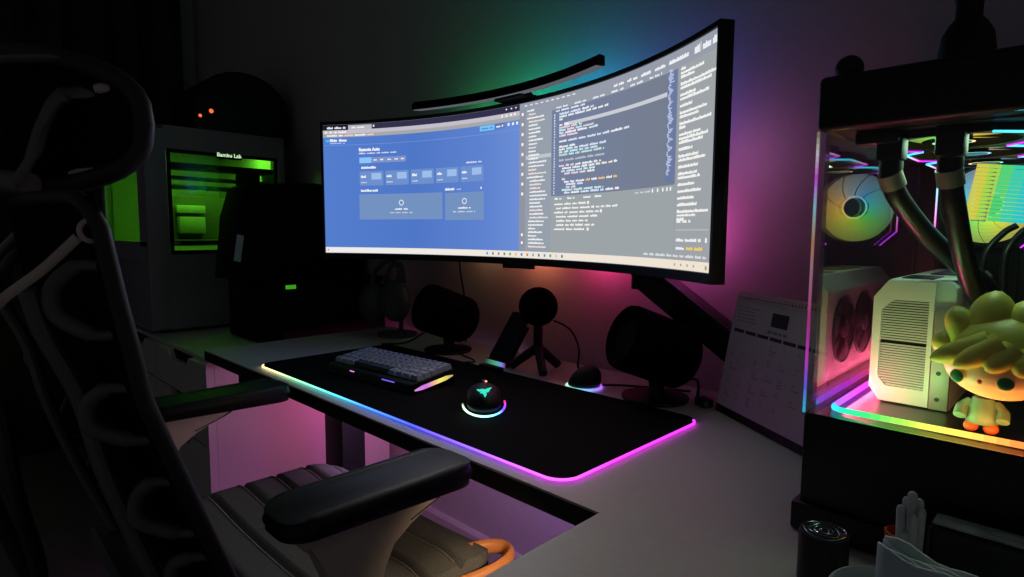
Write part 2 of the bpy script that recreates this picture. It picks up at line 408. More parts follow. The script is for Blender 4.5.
# ------------------------------------------------------------------ curved ultrawide monitor
MC = Vector((-.9581, .9794, .9965)); MYAW = .0064; MR = 1.0; MW = 1.1938; MH = .3454
def scrpt(s, tt, off=0.0):                              # arc length, height -> point (off: towards the viewer)
    a = (s-MW/2)/MR; r = MR-off
    x = r*math.sin(a); y = -MR+r*math.cos(a)
    return Vector((MC.x+x*math.cos(MYAW)-y*math.sin(MYAW), MC.y+x*math.sin(MYAW)+y*math.cos(MYAW), MC.z+tt))
t = thing('monitor', 'huge curved ultrawide monitor showing a blue web page and grey code', 'monitor', (MC.x, MC.y, DZ))
def curved(mb, s0, s1, t0, t1, offs, n=48, extra=None):   # solid curved slab
    o0, o1 = offs
    rows = []
    for k in range(n+1):
        s = s0+(s1-s0)*k/n
        o1k = o1(s) if callable(o1) else o1
        rows.append([scrpt(s, t0, o0), scrpt(s, t1, o0), scrpt(s, t1, o1k), scrpt(s, t0, o1k)])
    V = mb.grid(rows, closed_u=True); n0 = len(mb.b.faces)
    mb.b.faces.new(V[0]); mb.b.faces.new(list(reversed(V[-1]))); mb._grab(n0)
bz, bb, bt = .0065, .016, .0085
b = MB(); curved(b, -bz, MW+bz, -bb, -.0005, (.004, -.012)); curved(b, -bz, MW+bz, MH+.0005, MH+bt, (.004, -.012))
curved(b, -bz, -.0005, -.0006, MH+.0006, (.004, -.012), 1); curved(b, MW+.0005, MW+bz, -.0006, MH+.0006, (.004, -.012), 1)
bs = MW/2-.04; b2 = b
curved(b, bs, bs+.09, -bb-.009, -bb+.001, (.0, -.014), 4); b.build('bezel', M['black'], t, smooth=30)
b = MB(); curved(b, -bz, MW+bz, -bb, MH+bt, (-.0125, -.0185)); b.build('side_trim', M['gunmetal'], t, smooth=30)
b = MB()
rows = []
for k in range(41):
    s = .01+(MW-.02)*k/40; e = min(1, min(k, 40-k)/12); d = -.019-.0315*(e*e*(3-2*e))
    rows.append([scrpt(s, -bb+.004, -.019), scrpt(s, .05, d), scrpt(s, MH-.05, d), scrpt(s, MH+bt-.004, -.019)])
V = b.grid(rows, closed_u=True); b.build('rear_shell', M['dark'], t, smooth=50)
b = MB(); b.c = c8(150, 156, 166); curved(b, 0, MW, 0, MH, (.0006, -.004)); screen = b.build('screen', M['SCR'], t, smooth=0)
# what the screen shows: every patch lies on the curved panel
def patch(mb, s0, s1, t0, t1, col, lay, dn=.008):
    n = max(1, int((s1-s0)/dn)); mb.c = col; o = .0006+.00012*lay
    mb.grid([[scrpt(s0+(s1-s0)*k/n, t0, o), scrpt(s0+(s1-s0)*k/n, t1, o)] for k in range(n+1)])
def words(mb, s, tt, length, h, col, lay, cols=None, gap=.006, wmin=.010, wmax=.034):
    """a line of small print: words broken into uneven letter strokes"""
    e = s+length
    while s < e-.003:
        w = min(rnd.uniform(wmin, wmax), e-s); c = rnd.choice(cols) if cols else col
        x = s
        while x < s+w-.001:
            lw = rnd.uniform(.0022, .004); hh = h*rnd.choice((.75, .8, 1, .8, 1.1)); patch(mb, x, min(x+lw*.86, s+w), tt, tt+hh, c, lay, 1)
            x += lw
        s += w+gap*.75
def stext(mb, body, s, tt, size, col, lay, bold=.0006):
    vs, fs = textgeo(body, size, 'LEFT', bold); mb.c = col; o = .0006+.00012*lay
    mb.add([scrpt(s+v.x, tt+v.y, o) for v in vs], fs)
m_ = .001
# --- browser window
BLUE = c8(66, 106, 196); W_ = c8(245, 247, 250); GR = c8(186, 183, 192); CARD = c8(122, 152, 206); CARD2 = c8(158, 190, 234)
b = MB()
nst = 60
for k in range(nst):                                     # page: slow blue ramp across
    s0 = .610*k/nst; s1 = .610*(k+1)/nst
    patch(b, s0, s1, .016, .312, ramp([(0, c8(84, 125, 206)), (.45, c8(79, 119, 199)), (.8, c8(94, 130, 207)), (1, c8(108, 142, 214))], k/nst), 1)
patch(b, 0, .610, .331, .3452, c8(50, 48, 76), 1)
patch(b, 0, .075, .331, .3452, c8(28, 28, 40), 2); patch(b, .075, .146, .331, .343, GR, 2)
patch(b, 0, .610, .312, .331, c8(196, 191, 203), 2); patch(b, 0, .610, .312, .3212, c8(166, 168, 169), 3)
words(b, .012, .3345, .055, .005, W_, 4); words(b, .085, .3345, .04, .004, W_, 4); patch(b, .15, .154, .336, .341, W_, 4)
for x in (.006, .02, .034): patch(b, x, x+.006, .3235, .3275, W_, 4)
words(b, .045, .3235, .03, .004, W_, 4)
words(b, .012, .3145, .14, .0045, W_, 4, [W_, W_, c8(244, 208, 202), c8(250, 240, 220)])
for x in (.552, .566, .58, .592): patch(b, x, x+.005, .323, .328, W_, 4)
for x in (.566, .582, .596): patch(b, x, x+.004, .338, .341, W_, 4)
patch(b, .002, .608, .2905, .2915, c8(124, 158, 226), 3)
patch(b, .008, .018, .300, .306, c8(80, 190, 250), 4); words(b, .020, .3005, .055, .0065, W_, 4); words(b, .020, .295, .045, .0028, c8(190, 205, 240), 4)
patch(b, .484, .530, .2985, .3105, c8(120, 196, 250), 4); words(b, .490, .302, .034, .004, c8(70, 130, 210), 5)
patch(b, .532, .562, .2985, .3105, c8(92, 118, 178), 4); words(b, .536, .302, .022, .0045, W_, 5)
for x in (.572, .586, .599): patch(b, x, x+.006, .302, .308, W_, 4)
stext(b, 'Remote Auto', .106, .2735, .0115, W_, 5, .0007); words(b, .106, .2655, .115, .0036, c8(220, 226, 240), 4)
patch(b, .107, .250, .2415, .2565, c8(128, 146, 200), 3); patch(b, .107, .143, .2415, .2565, c8(140, 198, 248), 4)
for x, w in ((.15, .01), (.17, .011), (.193, .012), (.215, .01), (.235, .01)): words(b, x, .2475, w, .0036, W_, 5)
words(b, .112, .2265, .05, .006, W_, 4, gap=.0015); words(b, .44, .226, .05, .004, c8(210, 222, 245), 4)
for i, x in enumerate((.107, .186, .265, .344, .423)):
    patch(b, x, x+.072, .182, .2195, CARD, 3); patch(b, x+.0005, x+.0715, .1825, .219, c8(110, 144, 204), 4)
    patch(b, x+.036, x+.066, .1975, .2145, CARD2, 5); words(b, x+.004, .2025, .015, .006, W_, 5, wmin=.015, wmax=.016); words(b, x+.004, .1885, .018, .0034, c8(200, 212, 236), 5)
words(b, .110, .1655, .052, .0058, W_, 4, gap=.0015); words(b, .373, .1625, .034, .006, W_, 4, gap=.0015); words(b, .41, .163, .014, .003, c8(190, 206, 240), 4)
patch(b, .486, .490, .1625, .1675, W_, 4)
for x0, x1, ta, tb in ((.105, .364, .0915, .1585), (.373, .496, .089, .156)):
    patch(b, x0, x1, ta, tb, c8(124, 152, 200), 3); patch(b, x0+.0008, x1-.0008, ta+.0008, tb-.0008, c8(116, 146, 192), 4)
    xc = (x0+x1)/2
    for k in range(14):                                  # ring icon
        a0 = 2*PI*k/14; patch(b, xc+.0065*math.cos(a0)-.0012, xc+.0065*math.cos(a0)+.0012, .135+.0065*math.sin(a0)-.0012, .135+.0065*math.sin(a0)+.0012, W_, 5, 1)
    words(b, xc-.02, .1165, .04, .004, W_, 5); words(b, xc-.036, .1075, .072, .0032, c8(196, 210, 240), 5)
b.build('browser_window', M['SCR'], screen, smooth=0)
# --- code editor
G1 = c8(150, 156, 166); TERM = c8(157, 164, 168)
b = MB()
patch(b, .6105, MW-.0005, .016, .3452, G1, 1)
nst = 40
for k in range(nst):
    s0 = .711+(1.085-.711)*k/nst; s1 = .711+(1.085-.711)*(k+1)/nst
    patch(b, s0, s1, .136, .3165, mix(c8(116, 128, 160), c8(118, 126, 140), k/nst), 2)
patch(b, .6105, MW-.0005, .3165, .3452, c8(150, 156, 170), 2); patch(b, .6105, .629, .016, .332, c8(146, 148, 162), 3)
patch(b, .629, .711, .016, .332, c8(150, 160, 172), 2)
patch(b, .711, 1.087, .016, .136, TERM, 3); patch(b, 1.0885, MW-.0005, .016, .3185, c8(158, 163, 167), 3)
for k in range(9): patch(b, .6165, .6225, .318-.022*k, .3245-.022*k, W_, 4)
for tt in (.05, .032): patch(b, .6165, .6225, tt, tt+.006, W_, 4)
for k in range(10): words(b, .626+.0165*k, .3375, .009, .003, c8(238, 240, 246), 4)
LIST = [c8(247, 247, 247)]*5+[c8(246, 226, 220)]
tt = .3245; k = 0
while tt > .024:
    ind = (.634 if k in (0, 2, 18) else .639)+(.004 if 18 < k < 30 else 0)
    words(b, ind, tt, rnd.uniform(.020, .060), .0038, rnd.choice(LIST), 4, gap=.0012, wmin=.03, wmax=.07); tt -= .0081; k += 1
patch(b, .63, .710, .2205, .2285, c8(190, 198, 204), 3)
for k in range(6): words(b, .725+.056*k, .3185, .036, .0036, c8(238, 241, 248), 4)
for k in range(5): words(b, .90+.04*k, .328, .034, .005, W_, 5)
words(b, 1.06, .328, .06, .006, W_, 5); words(b, 1.13, .326, .014, .012, W_, 5); patch(b, 1.146, 1.1472, .325, .34, W_, 5)
words(b, 1.152, .3265, .038, .010, W_, 5)
words(b, .724, .3115, .09, .0034, c8(236, 240, 250), 4)
CY = c8(205, 243, 246); PK = c8(246, 218, 228); LB = c8(222, 236, 254); YL = c8(252, 244, 224); GN = c8(200, 240, 222); WW = c8(246, 249, 252)
ln = [(.735, .105, [WW, LB]), (.735, .15, [WW]), (.735, .01, [WW]), None, (.735, .03, [WW, PK]), (.735, .07, [PK, GN]), (.735, .11, [PK, CY]), (.735, .12, [PK, CY, WW]), (.735, .06, [PK, WW]), None,
      (.735, .215, [LB, WW, CY]), None, (.735, .05, [WW]), (.735, .145, [LB, CY, YL]), (.735, .12, [CY, LB]), (.735, .14, [CY, GN]), None, (.735, .14, [c8(190, 196, 205)]), None,
      (.735, .13, [PK, WW]), (.745, .17, [WW, YL]), (.742, .105, [CY, PK]), (.752, .095, [PK, YL]), None, (.745, .01, [PK]), (.752, .165, [WW, c8(250, 200, 120)]), (.758, .06, [LB, YL]), (.758, .03, [PK]), (.745, .13, [GN, CY]), (.752, .17, [WW, LB])]
tt = .3035
for q in ln:
    words(b, .7185, tt, .004, .0034, c8(230, 234, 244), 4)
    if q: words(b, q[0], tt, q[1], .0042, WW, 4, q[2])
    tt -= .00565
for k in range(23): pass
patch(b, .75, 1.057, .2795, .2865, c8(202, 205, 214), 3)
for k in range(70):                                      # minimap column
    x = 1.061+.002*math.sin(k); patch(b, x, x+rnd.uniform(.003, .014), .318-.0024*k, .3196-.0024*k, c8(196, 206, 236), 4, 1)
patch(b, 1.057, 1.0845, .14, .3165, c8(108, 122, 160), 3)
for k, s_ in enumerate((.735, .775, .825, .86)): words(b, s_-.012, .128, .022, .004, WW, 4)
for k, (w, c) in enumerate(((.10, WW), (.19, YL), (.14, WW), (.13, PK), (.10, WW), (.12, YL), (.10, WW))):
    x = .722 if k % 2 == 0 and k != 4 else .728
    words(b, x, .1165-.0088*k, w, .004, c8(248, 246, 242), 4)
    if k in (0, 2, 6): patch(b, x+w+.003, x+w+.009, .1155-.0088*k, .1215-.0088*k, W_, 4)
for x in (1.02, 1.035, 1.05, 1.062, 1.072): patch(b, x, x+.004, .127, .133, W_, 4)
words(b, .97, .128, .045, .003, c8(215, 215, 215), 4)
tt = .311
for k, w in enumerate((.012, .06, .035, .09, .08, .04, .075, .032, .07, .05, .082, .016, .056, .076, .062, .036, .052, .07, .052, .05, .058, .044, .062, .044, .052, .082, .05, .02)):
    if k in (3, 5, 7, 8, 10, 12, 15, 16, 18, 19, 21, 22, 23, 24, 25): tt -= .0044
    words(b, 1.094, tt, w*1.06, .0046, c8(250, 250, 247), 4, gap=.0012, wmin=.03, wmax=.07); tt -= .0062
words(b, 1.094, .0745, .04, .0045, W_, 4); patch(b, 1.092, 1.184, .084, .0848, c8(160, 166, 170), 4); patch(b, 1.092, 1.184, .0625, .064, c8(190, 195, 196), 4)
words(b, 1.094, .045, .07, .0045, W_, 4); patch(b, 1.176, 1.181, .044, .051, W_, 4); words(b, 1.094, .032, .026, .004, W_, 4); words(b, 1.124, .032, .045, .005, c8(250, 205, 110), 4)
words(b, 1.00, .020, .18, .004, c8(225, 225, 225), 4)
b.build('code_editor', M['SCR'], screen, smooth=0)
b = MB()
for k in range(60):
    s0 = .0005+(MW-.001)*k/60; patch(b, s0, s0+(MW-.001)/60, .0005, .0155, mix(c8(238, 236, 234), c8(240, 226, 208), k/60), 2)
patch(b, .006, .010, .006, .010, c8(220, 100, 80), 3)
ic = [c8(60, 150, 230), c8(120, 120, 130), c8(150, 130, 170), c8(110, 130, 120), c8(80, 170, 90), c8(220, 190, 80), c8(90, 110, 190), c8(220, 120, 70), c8(120, 160, 220), c8(90, 130, 120), c8(90, 150, 210), c8(80, 160, 90), c8(200, 200, 200), c8(120, 110, 110)]
for k, c in enumerate(ic): patch(b, .505+.0185*k, .5105+.0185*k, .005, .011, c, 3)
for k in range(4): patch(b, 1.09+.018*k, 1.094+.018*k, .006, .010, c8(170, 160, 150), 3)
patch(b, 1.178, 1.183, .004, .010, c8(150, 145, 140), 3)
b.build('taskbar', M['SCR'], screen, smooth=0)
# LED strip on the monitor's back (its light falls on the wall)
b = MB()
RING = [(0.0, c8(255, 0, 120)), (.15, c8(255, 60, 0)), (.3, c8(180, 160, 0)), (.42, c8(40, 220, 60)), (.55, c8(0, 220, 160)), (.68, c8(0, 110, 230)), (.82, c8(60, 40, 230)), (.92, c8(170, 0, 220)), (1, c8(255, 0, 120))]
cen = scrpt(MW/2, .175, -.056)
for k in range(48):
    a = -PI/4-2*PI*k/48
    q = [cen+Vector((math.cos(a-2*PI*j/48)*r, 0, math.sin(a-2*PI*j/48)*r)) for j, r in ((0, .10), (0, .112), (1, .112), (1, .10))]
    b.c = ramp(RING, k/48); b.face(q)
b.build('rear_light_ring', M['L1'], t, smooth=0)
# monitor arm
arm = thing('monitor_mount', 'black jointed monitor arm slanting down behind the calendar', 'monitor arm', (-.34, 1.03, DZ))
def bar(mb, p, q, w, h, bev=.006):
    p, q = Vector(p), Vector(q); d = q-p; L = d.length
    x = d.normalized(); y = Vector((0, 0, 1)).cross(x).normalized(); z = x.cross(y)
    mb.box((p+q)/2, (L, w, h), Matrix((x, y, z)).transposed(), bev, 3)
b = MB(); bar(b, (-.665, 1.06, .973), (-.352, 1.06, .772), .05, .056); b.build('lower_link', M['gunmetal'], arm)
b = MB(); bar(b, (-.640, 1.06, .9875), (-.37, 1.06, .8143), .042, .004, .001); b.build('link_top_highlight', M['steel'], arm)  # pale strip standing in for light on the link's top
b = MB(); bar(b, (-.945, 1.075, 1.13), (-.66, 1.06, .985), .045, .05); b.build('upper_link', M['gunmetal'], arm)
b = MB(); b.cyl((-.662, 1.06, .94), (-.662, 1.06, 1.02), .026, seg=24); b.build('elbow_joint', M['black'], arm)
b = MB(); b.box((-.958, 1.068, 1.16), (.11, .03, .11), None, .01, 3); b.build('mounting_plate', M['black'], arm)
b = MB(); b.cyl((-.335, 1.06, DZ+.0005), (-.335, 1.06, .80), .022, seg=20); b.lathe([(.001, 0), (.045, 0), (.045, .012), (.03, .02), (.001, .02)], Matrix.Translation((-.335, 1.06, DZ+.0005)), 28); b.build('post', M['black'], arm)

# light bar on top of the monitor
t = thing('light_bar', 'slim black curved light bar clipped on top of the monitor', 'lamp', (-.95, .96, 1.35))
def lb(s, zo): 
    x = -.949+s; y = .952-(s/.2825)**2*.05
    return Vector((x, y, 1.3665+.001*(s/.2825)+zo))
b = MB(); rows = []
for k in range(29):
    s = -.2825+.565*k/28; rows.append([lb(s, -.009)+Vector((0, -.012, 0)), lb(s, .002)+Vector((0, -.013, 0)), lb(s, .011)+Vector((0, -.004, 0)), lb(s, .011)+Vector((0, .012, 0)), lb(s, -.006)+Vector((0, .013, 0))])
V = b.grid(rows, closed_u=True); b.b.faces.new(V[0]); b.b.faces.new(list(reversed(V[-1]))); b.build('housing', M['black_m'], t, smooth=50)
b = MB(); rows = []
for k in range(29):
    s = -.279+.558*k/28; rows.append([lb(s, -.0095)+Vector((0, -.0115, 0)), lb(s, -.007)+Vector((0, .0125, 0)), lb(s, -.0085)+Vector((0, .0125, 0)), lb(s, -.011)+Vector((0, -.0115, 0))])
V = b.grid(rows, closed_u=True); b.b.faces.new(V[0]); b.b.faces.new(list(reversed(V[-1]))); b.build('diffuser', M['bardiff'], t)
b = MB(); b.prism([(-.045, 0), (.045, 0), (.03, .016), (-.035, .016)], -.0, .05, Matrix(((1, 0, 0, -.955), (0, 0, 1, .948), (0, 1, 0, MC.z+MH+bt+.001), (0, 0, 0, 1))), .002); b.mm(-.985, -.925, 1.006, 1.05, 1.30, 1.366, .006); b.build('clip', M['black_m'], t)

# ------------------------------------------------------------------ mouse mat with light edge
t = thing('desk_mat', 'long black desk mat with a glowing rainbow edge', 'mouse mat', (-.912, .728, DZ))
X0, X1, Y0, Y1, rc = -1.373, -.452, .550, .906, .03
def rrect(x0, x1, y0, y1, r, n=8):
    out = []
    for cx, cy, a0 in ((x1-r, y0+r, -PI/2), (x1-r, y1-r, 0), (x0+r, y1-r, PI/2), (x0+r, y0+r, PI)):
        out += [(cx+r*math.cos(a0+PI/2*k/n), cy+r*math.sin(a0+PI/2*k/n)) for k in range(n+1)]
    return out
b = MB(); b.prism(rrect(X0, X1, Y0, Y1, rc), DZ+.0006, DZ+.0040, None, .0008, 1); b.build('cloth_top', M['cloth'], t, smooth=0)
MAT = [(0, c8(255, 225, 150)), (.05, c8(250, 235, 170)), (.14, c8(150, 240, 170)), (.26, c8(90, 215, 220)), (.36, c8(70, 140, 255)), (.48, c8(70, 80, 255)), (.60, c8(140, 90, 255)), (.70, c8(225, 90, 250)), (.80, c8(235, 60, 240)), (1, c8(225, 50, 235))]
path = []
path += [(X0+.004, Y0+.045, 0)]
rr = rrect(X0-.002, X1+.002, Y0-.002, Y1+.002, rc+.002, 8)
ring = [(x, y, DZ+.0035) for x, y in rr]
front = ring[27+2:36]                                    # left front corner
seq = front+[ring[35]]
fr0, fr1 = ring[35], ring[0]
mid = [tuple(Vector(fr0).lerp(Vector(fr1), k/40)) for k in range(1, 40)]
r0, r1 = ring[8], ring[9]; midr = [tuple(Vector(r0).lerp(Vector(r1), k/14)) for k in range(1, 14)]
lit = ring[31:36]+mid+ring[0:9]+midr+ring[9:14]
b = MB(); ledtube(b, lit, .0020, MAT, 6); b.build('light_edge', M['L2'], t)
dim = ring[13:32]
b = MB(); b.tube(dim, .0026, 6); b.build('edge_piping', M['black_m'], t)
b = MB(); b.mm(-1.0, -.93, Y1-.004, Y1+.012, DZ+.001, DZ+.012, .003); b.build('control_box', M['black'], t)

# ------------------------------------------------------------------ keyboard
KB = (-1.200, .632, DZ+.0045); KA = math.radians(4.2)
t = thing('keyboard', 'small white-keyed keyboard with a lit right side on the desk mat', 'keyboard', KB, KA)
KW, KD = .288, .112
tilt = math.atan2(.0125, KD)
b = MB(); prof = [(0, .0), (KD, .0), (KD, .029), (KD-.003, .031), (.003, .0185), (0, .016)]
b.prism(prof, 0, KW, Matrix(((0, 0, 1, 0), (1, 0, 0, 0), (0, 1, 0, 0), (0, 0, 0, 1))), .0015); b.build('case', M['black'], t, world=False)
b = MB(); ST = [(0, c8(215, 150, 225)), (.3, c8(215, 110, 235)), (.5, c8(245, 190, 140)), (.65, c8(250, 235, 120)), (1, c8(190, 170, 110))]
for k in range(16):
    f0, f1 = k/16, (k+1)/16; ya, yb = .006+(KD-.010)*f0, .006+(KD-.010)*f1
    za, zb = .006+.012*(f0), .006+.012*(f1); wa = .0045*min(1, 4*f0+.3, 4*(1-f0)+.25); wb = .0045*min(1, 4*f1+.3, 4*(1-f1)+.25)
    b.c = ramp(ST, (f0+f1)/2); b.face([(KW+.0006, ya, za-wa), (KW+.0006, yb, zb-wb), (KW+.0006, yb, zb+wb), (KW+.0006, ya, za+wa)])
b.build('side_light', M['L1'], t, smooth=0, world=False)
for xa, xb_, c_ in ((.085, .10, c8(235, 150, 250)), (.195, .235, c8(130, 100, 250))):
    b = MB(); b.c = c_; b.mm(xa, xb_, -.0008, .0005, .0135, .0155); b.build('front_light', M['L1'], t, smooth=0, world=False)
rows_ = [[1]*13+[2], [1.5]+[1]*12+[1.5], [1.75]+[1]*11+[2.25], [2.25]+[1]*10+[2.75], [1.25]*3+[6.25]+[1.25]*4]
U = .01905*.985; rt = Matrix.Rotation(tilt, 3, 'X')
def keycap(w, dark=False):
    mb = MB(); W2 = w*U-.0012; D2 = U-.0012; h = .0095
    lo = [(-W2/2, -D2/2, 0), (W2/2, -D2/2, 0), (W2/2, D2/2, 0), (-W2/2, D2/2, 0)]
    i = .0022; hi = [(-W2/2+i, -D2/2+i*.9, h), (W2/2-i, -D2/2+i*.9, h), (W2/2-i, D2/2-i*.6, h), (-W2/2+i, D2/2-i*.6, h)]
    mb.grid([lo, hi], closed_u=True); mb.face(hi)
    if not dark:                                         # dark printed legend on the cap top
        mb.mi = 1; lw = min(.0075, W2*.45)
        mb.face([(-lw/2, -.002, h+.00008), (lw/2, -.002, h+.00008), (lw/2, .0035, h+.00008), (-lw/2, .0035, h+.00008)]); mb.mi = 0
        mb.mi = 1; mb.face([(-lw*.5, -D2/2+.00115, .0022), (lw*.5, -D2/2+.00115, .0022), (lw*.5, -D2/2+.0022, .0068), (-lw*.5, -D2/2+.0022, .0068)])
    return mb
meshes = {}
for ri, row in enumerate(rows_):
    x = .0035; yl = KD-.0115-ri*U
    for ci, w in enumerate(row):
        dk = (ri == 4 and ci == 3)
        key = (w, dk)
        cx = x+w*U/2; cy = yl; cz = .0185+.0125*cy/KD+.0006
        if key not in meshes:
            o = keycap(w, dk).build('keycap', [M['keydark'] if dk else M['key'], M['legend']], t, smooth=0, world=False); meshes[key] = o.data
        else:
            o = bpy.data.objects.new('keycap', meshes[key]); COL.objects.link(o); o.parent = t
        o.location = (cx, cy, cz); o.rotation_euler = (tilt+(-.10+.05*ri)*-.6, 0, 0)
        x += w*U

# ------------------------------------------------------------------ mouse
t = thing('mouse', 'black computer mouse with teal glowing emblem and rainbow underglow on the mat', 'mouse', (-.752, .692, DZ+.0042), math.radians(48))
def mousefn(p):
    q = p.copy()
    if q.z < -.35: q.z = -.35
    q.x *= 1-.16*math.exp(-((q.y+.05)/.35)**2)
    if q.z > 0: q.z *= 1-.28*max(0, q.y)+.18*max(0, -q.y); q.x *= 1-.30*q.z*max(0, -q.y+.3)
    return q
b = MB(); b.ell((0, 0, .0145+.003), (.0345, .0610, .0275), None, 36, 24, mousefn); b.build('shell', M['black'], t, world=False)
b = MB(); b.lathe([(.003, -.003), (.010, -.003), (.010, .003), (.003, .003)], Matrix.Translation((0, .042, .0315)) @ Matrix.Rotation(PI/2, 4, 'Y'), 20); b.build('scroll_wheel', M['dark'], t, world=False)
b = MB(); b.c = c8(255, 150, 130); b.ell((.004, .020, .0435), (.0022, .0022, .0016)); b.build('indicator_light', M['L2'], t, world=False)
UG = [(0, c8(60, 120, 60)), (.1, c8(190, 235, 190)), (.25, c8(210, 250, 235)), (.5, c8(150, 245, 250)), (.6, c8(110, 200, 255)), (.72, c8(90, 80, 255)), (.86, c8(160, 60, 220)), (1, c8(190, 30, 80))]
pts = []
for k in range(33):
    a = math.radians(185+ (370-185)*k/32); pts.append((.0375*math.cos(a), .064*math.sin(a), .0052+.004*abs(k/16-1)**2))
b = MB(); ledtube(b, pts, .0019, UG, 6); b.build('underglow_strip', M['L2'], t, world=False)
# the glowing emblem: three snakes twisted together, on the palm of the shell
def surf(u, v):                                          # emblem plane on the hump, facing back and up
    p = Vector((u, -.0445+v*.85, .0405+v*.53)); return p
b = MB()
def arm3(pts, w):
    L = []; Rr = []
    for i, p in enumerate(pts):
        p = Vector(p); d = (Vector(pts[min(i+1, len(pts)-1)])-Vector(pts[max(i-1, 0)])).normalized(); n = Vector((-d.y, d.x))
        L.append(p+n*w[i]); Rr.append(p-n*w[i])
    for i in range(len(pts)-1):
        q = [L[i], L[i+1], Rr[i+1], Rr[i]]
        b.face([surf(a.x, a.y)+Vector((0, -.0014, .0022)) for a in q])
K = .0125
arm3([(x*K, y*K) for x, y in ((0, .05), (-.35, .25), (-.7, .2), (-1.0, .42))], [.36*K, .26*K, .2*K, .05*K])
arm3([(x*K, y*K) for x, y in ((0, .05), (.35, .2), (.62, .45), (1.0, .72))], [.36*K, .28*K, .2*K, .05*K])
arm3([(x*K, y*K) for x, y in ((0, .2), (.02, -.25), (.14, -.6), (.1, -1.0))], [.34*K, .28*K, .18*K, .05*K])
arm3([(x*K, y*K) for x, y in ((-.1, 0), (-.35, -.2), (-.6, -.25))], [.2*K, .15*K, .04*K])
arm3([(x*K, y*K) for x, y in ((.1, .1), (.5, .0), (.72, .18))], [.2*K, .15*K, .04*K])
b.build('emblem', M['logo'], t, smooth=0, world=False)

# ------------------------------------------------------------------ mouse charging dock (puck)
t = thing('mouse_dock', 'small black domed charging dock with glowing base ring behind the mat', 'charging dock', (-.722, .946, DZ), math.radians(30))
DG = [(0, c8(235, 245, 215)), (.2, c8(190, 250, 225)), (.45, c8(120, 225, 240)), (.65, c8(150, 150, 255)), (.85, c8(190, 90, 250)), (1, c8(150, 50, 220))]
b = MB(); pts = [(.0355*math.cos(math.radians(a))-.003, .0350*math.sin(math.radians(a)), .0035) for a in range(150, 405, 8)]; ledtube(b, pts, .003, DG, 6); b.build('base_ring', M['L1b'], t, world=False)
def pk(p):
    q = p.copy()
    if q.z < 0: q.z *= .12
    q.x += .38*max(0, q.z)-.10; return q
b = MB(); b.ell((0, 0, .0075), (.033, .0325, .040), None, 32, 20, pk); b.build('dome', M['black'], t, world=False)

# ------------------------------------------------------------------ speakers
def speaker(loc, rz, label, up=-21):
    t = thing('speaker', label, 'speaker', loc, rz, 'pair of desk speakers')
    b = MB(); b.lathe([(.001, 0), (.062, 0), (.0635, .003), (.062, .006), (.02, .010), (.001, .010)], Matrix.Translation((0, .005, .0005)), 40); b.build('base', M['black'], t, world=False)
    b = MB(); b.tube([(0, .006, .009), (0, .008, .02), (0, .006, .046)], [.017, .014, .016], 16); b.build('stem', M['black'], t, world=False)
    A = Matrix.Translation((0, 0, .099)) @ Matrix.Rotation(math.radians(up), 4, 'X') @ Matrix.Rotation(PI/2, 4, 'X')   # +z of the profile = front (-y)
    r, h = .063, .075
    pr = [(.001, -h), (.044, -h), (.054, -h+.005), (r-.001, -h+.016), (r, -h+.024), (r, h-.016), (r-.003, h-.006), (r-.010, h-.001), (r-.014, h-.004)]
    b = MB(); b.lathe(pr+[(.02, h-.012), (.001, h-.012)], A, 44); b.build('body', M['fabric'], t, world=False)
    b = MB(); b.lathe([(.001, h-.0118), (.02, h-.0118), (.043, h-.006), (.0435, h-.009), (.001, h-.009)], A, 40); b.build('driver_cone', M['black_m'], t, world=False)
    return t
speaker((-.583, .974, DZ), math.radians(-30), 'black cylindrical speaker to the right of the microphone, beneath the monitor arm')
speaker((-1.212, .980, DZ), math.radians(-6), 'black cylindrical speaker behind the keyboard')

# ------------------------------------------------------------------ microphone
t = thing('microphone', 'round black desk microphone on a three-legged stand', 'microphone', (-.90, 1.0, DZ))
mc = Vector((-.889, .985, .888))
b = MB(); b.ell(mc, (.0445, .036, .0445), R3('Z', 40), 32, 20); b.build('head', M['fabric'], t)
b = MB(); b.tube([mc+Vector((0, 0, -.036)), (-.889, .985, .785)], [.0105, .0105], 16); b.build('stem', M['black'], t)
for ax, ay in ((-.937, .947), (-.836, .944), (-.868, 1.032)):
    b = MB(); b.tube(bez([(-.889, .985, .795), (-.889+(ax+.889)*.45, .985+(ay-.985)*.45, .775), (ax, ay, DZ+.0095)], 6), [.0105]*7+[.0098]*6, 12); b.build('leg', M['black'], t)

# ------------------------------------------------------------------ phone on lit stand
t = thing('phone_stand', 'wireless charging stand with coloured base light beside the microphone', 'charging stand', (-.990, .968, DZ), math.radians(-5))
b = MB(); b.box((0, .004, .0075), (.075, .046, .013), None, .003, 3); b.build('base', M['dark'], t, world=False)
b = MB(); PS = [(0, c8(40, 60, 55)), (.3, c8(70, 140, 105)), (.6, c8(80, 170, 150)), (.85, c8(110, 140, 230)), (1, c8(120, 60, 140))]
for k in range(24): b.c = ramp(PS, k/23); b.mm(-.037+.074*k/24, -.037+.074*(k+1)/24, -.0205, -.0193, .002, .0125)
b.build('base_light', M['L1'], t, smooth=0, world=False)
b = MB(); b.box((0, .040, .052), (.05, .008, .085), R3('X', -36), .003, 3); b.build('back_rest', M['black'], t, world=False)
t2 = thing('phone', 'black phone leaning upright on the wireless charging stand', 'phone', (-.990, .968, DZ+.0145), math.radians(-5))
b = MB(); b.box((0, .028, .0525), (.068, .008, .128), R3('X', -36), .0035, 3); b.build('phone_body', M['black'], t2, world=False)
b = MB(); b.box((0, .028-.0037, .0525-.0024), (.062, .0006, .121), R3('X', -36)); b.build('display', M['screenoff'], t2, smooth=0, world=False)

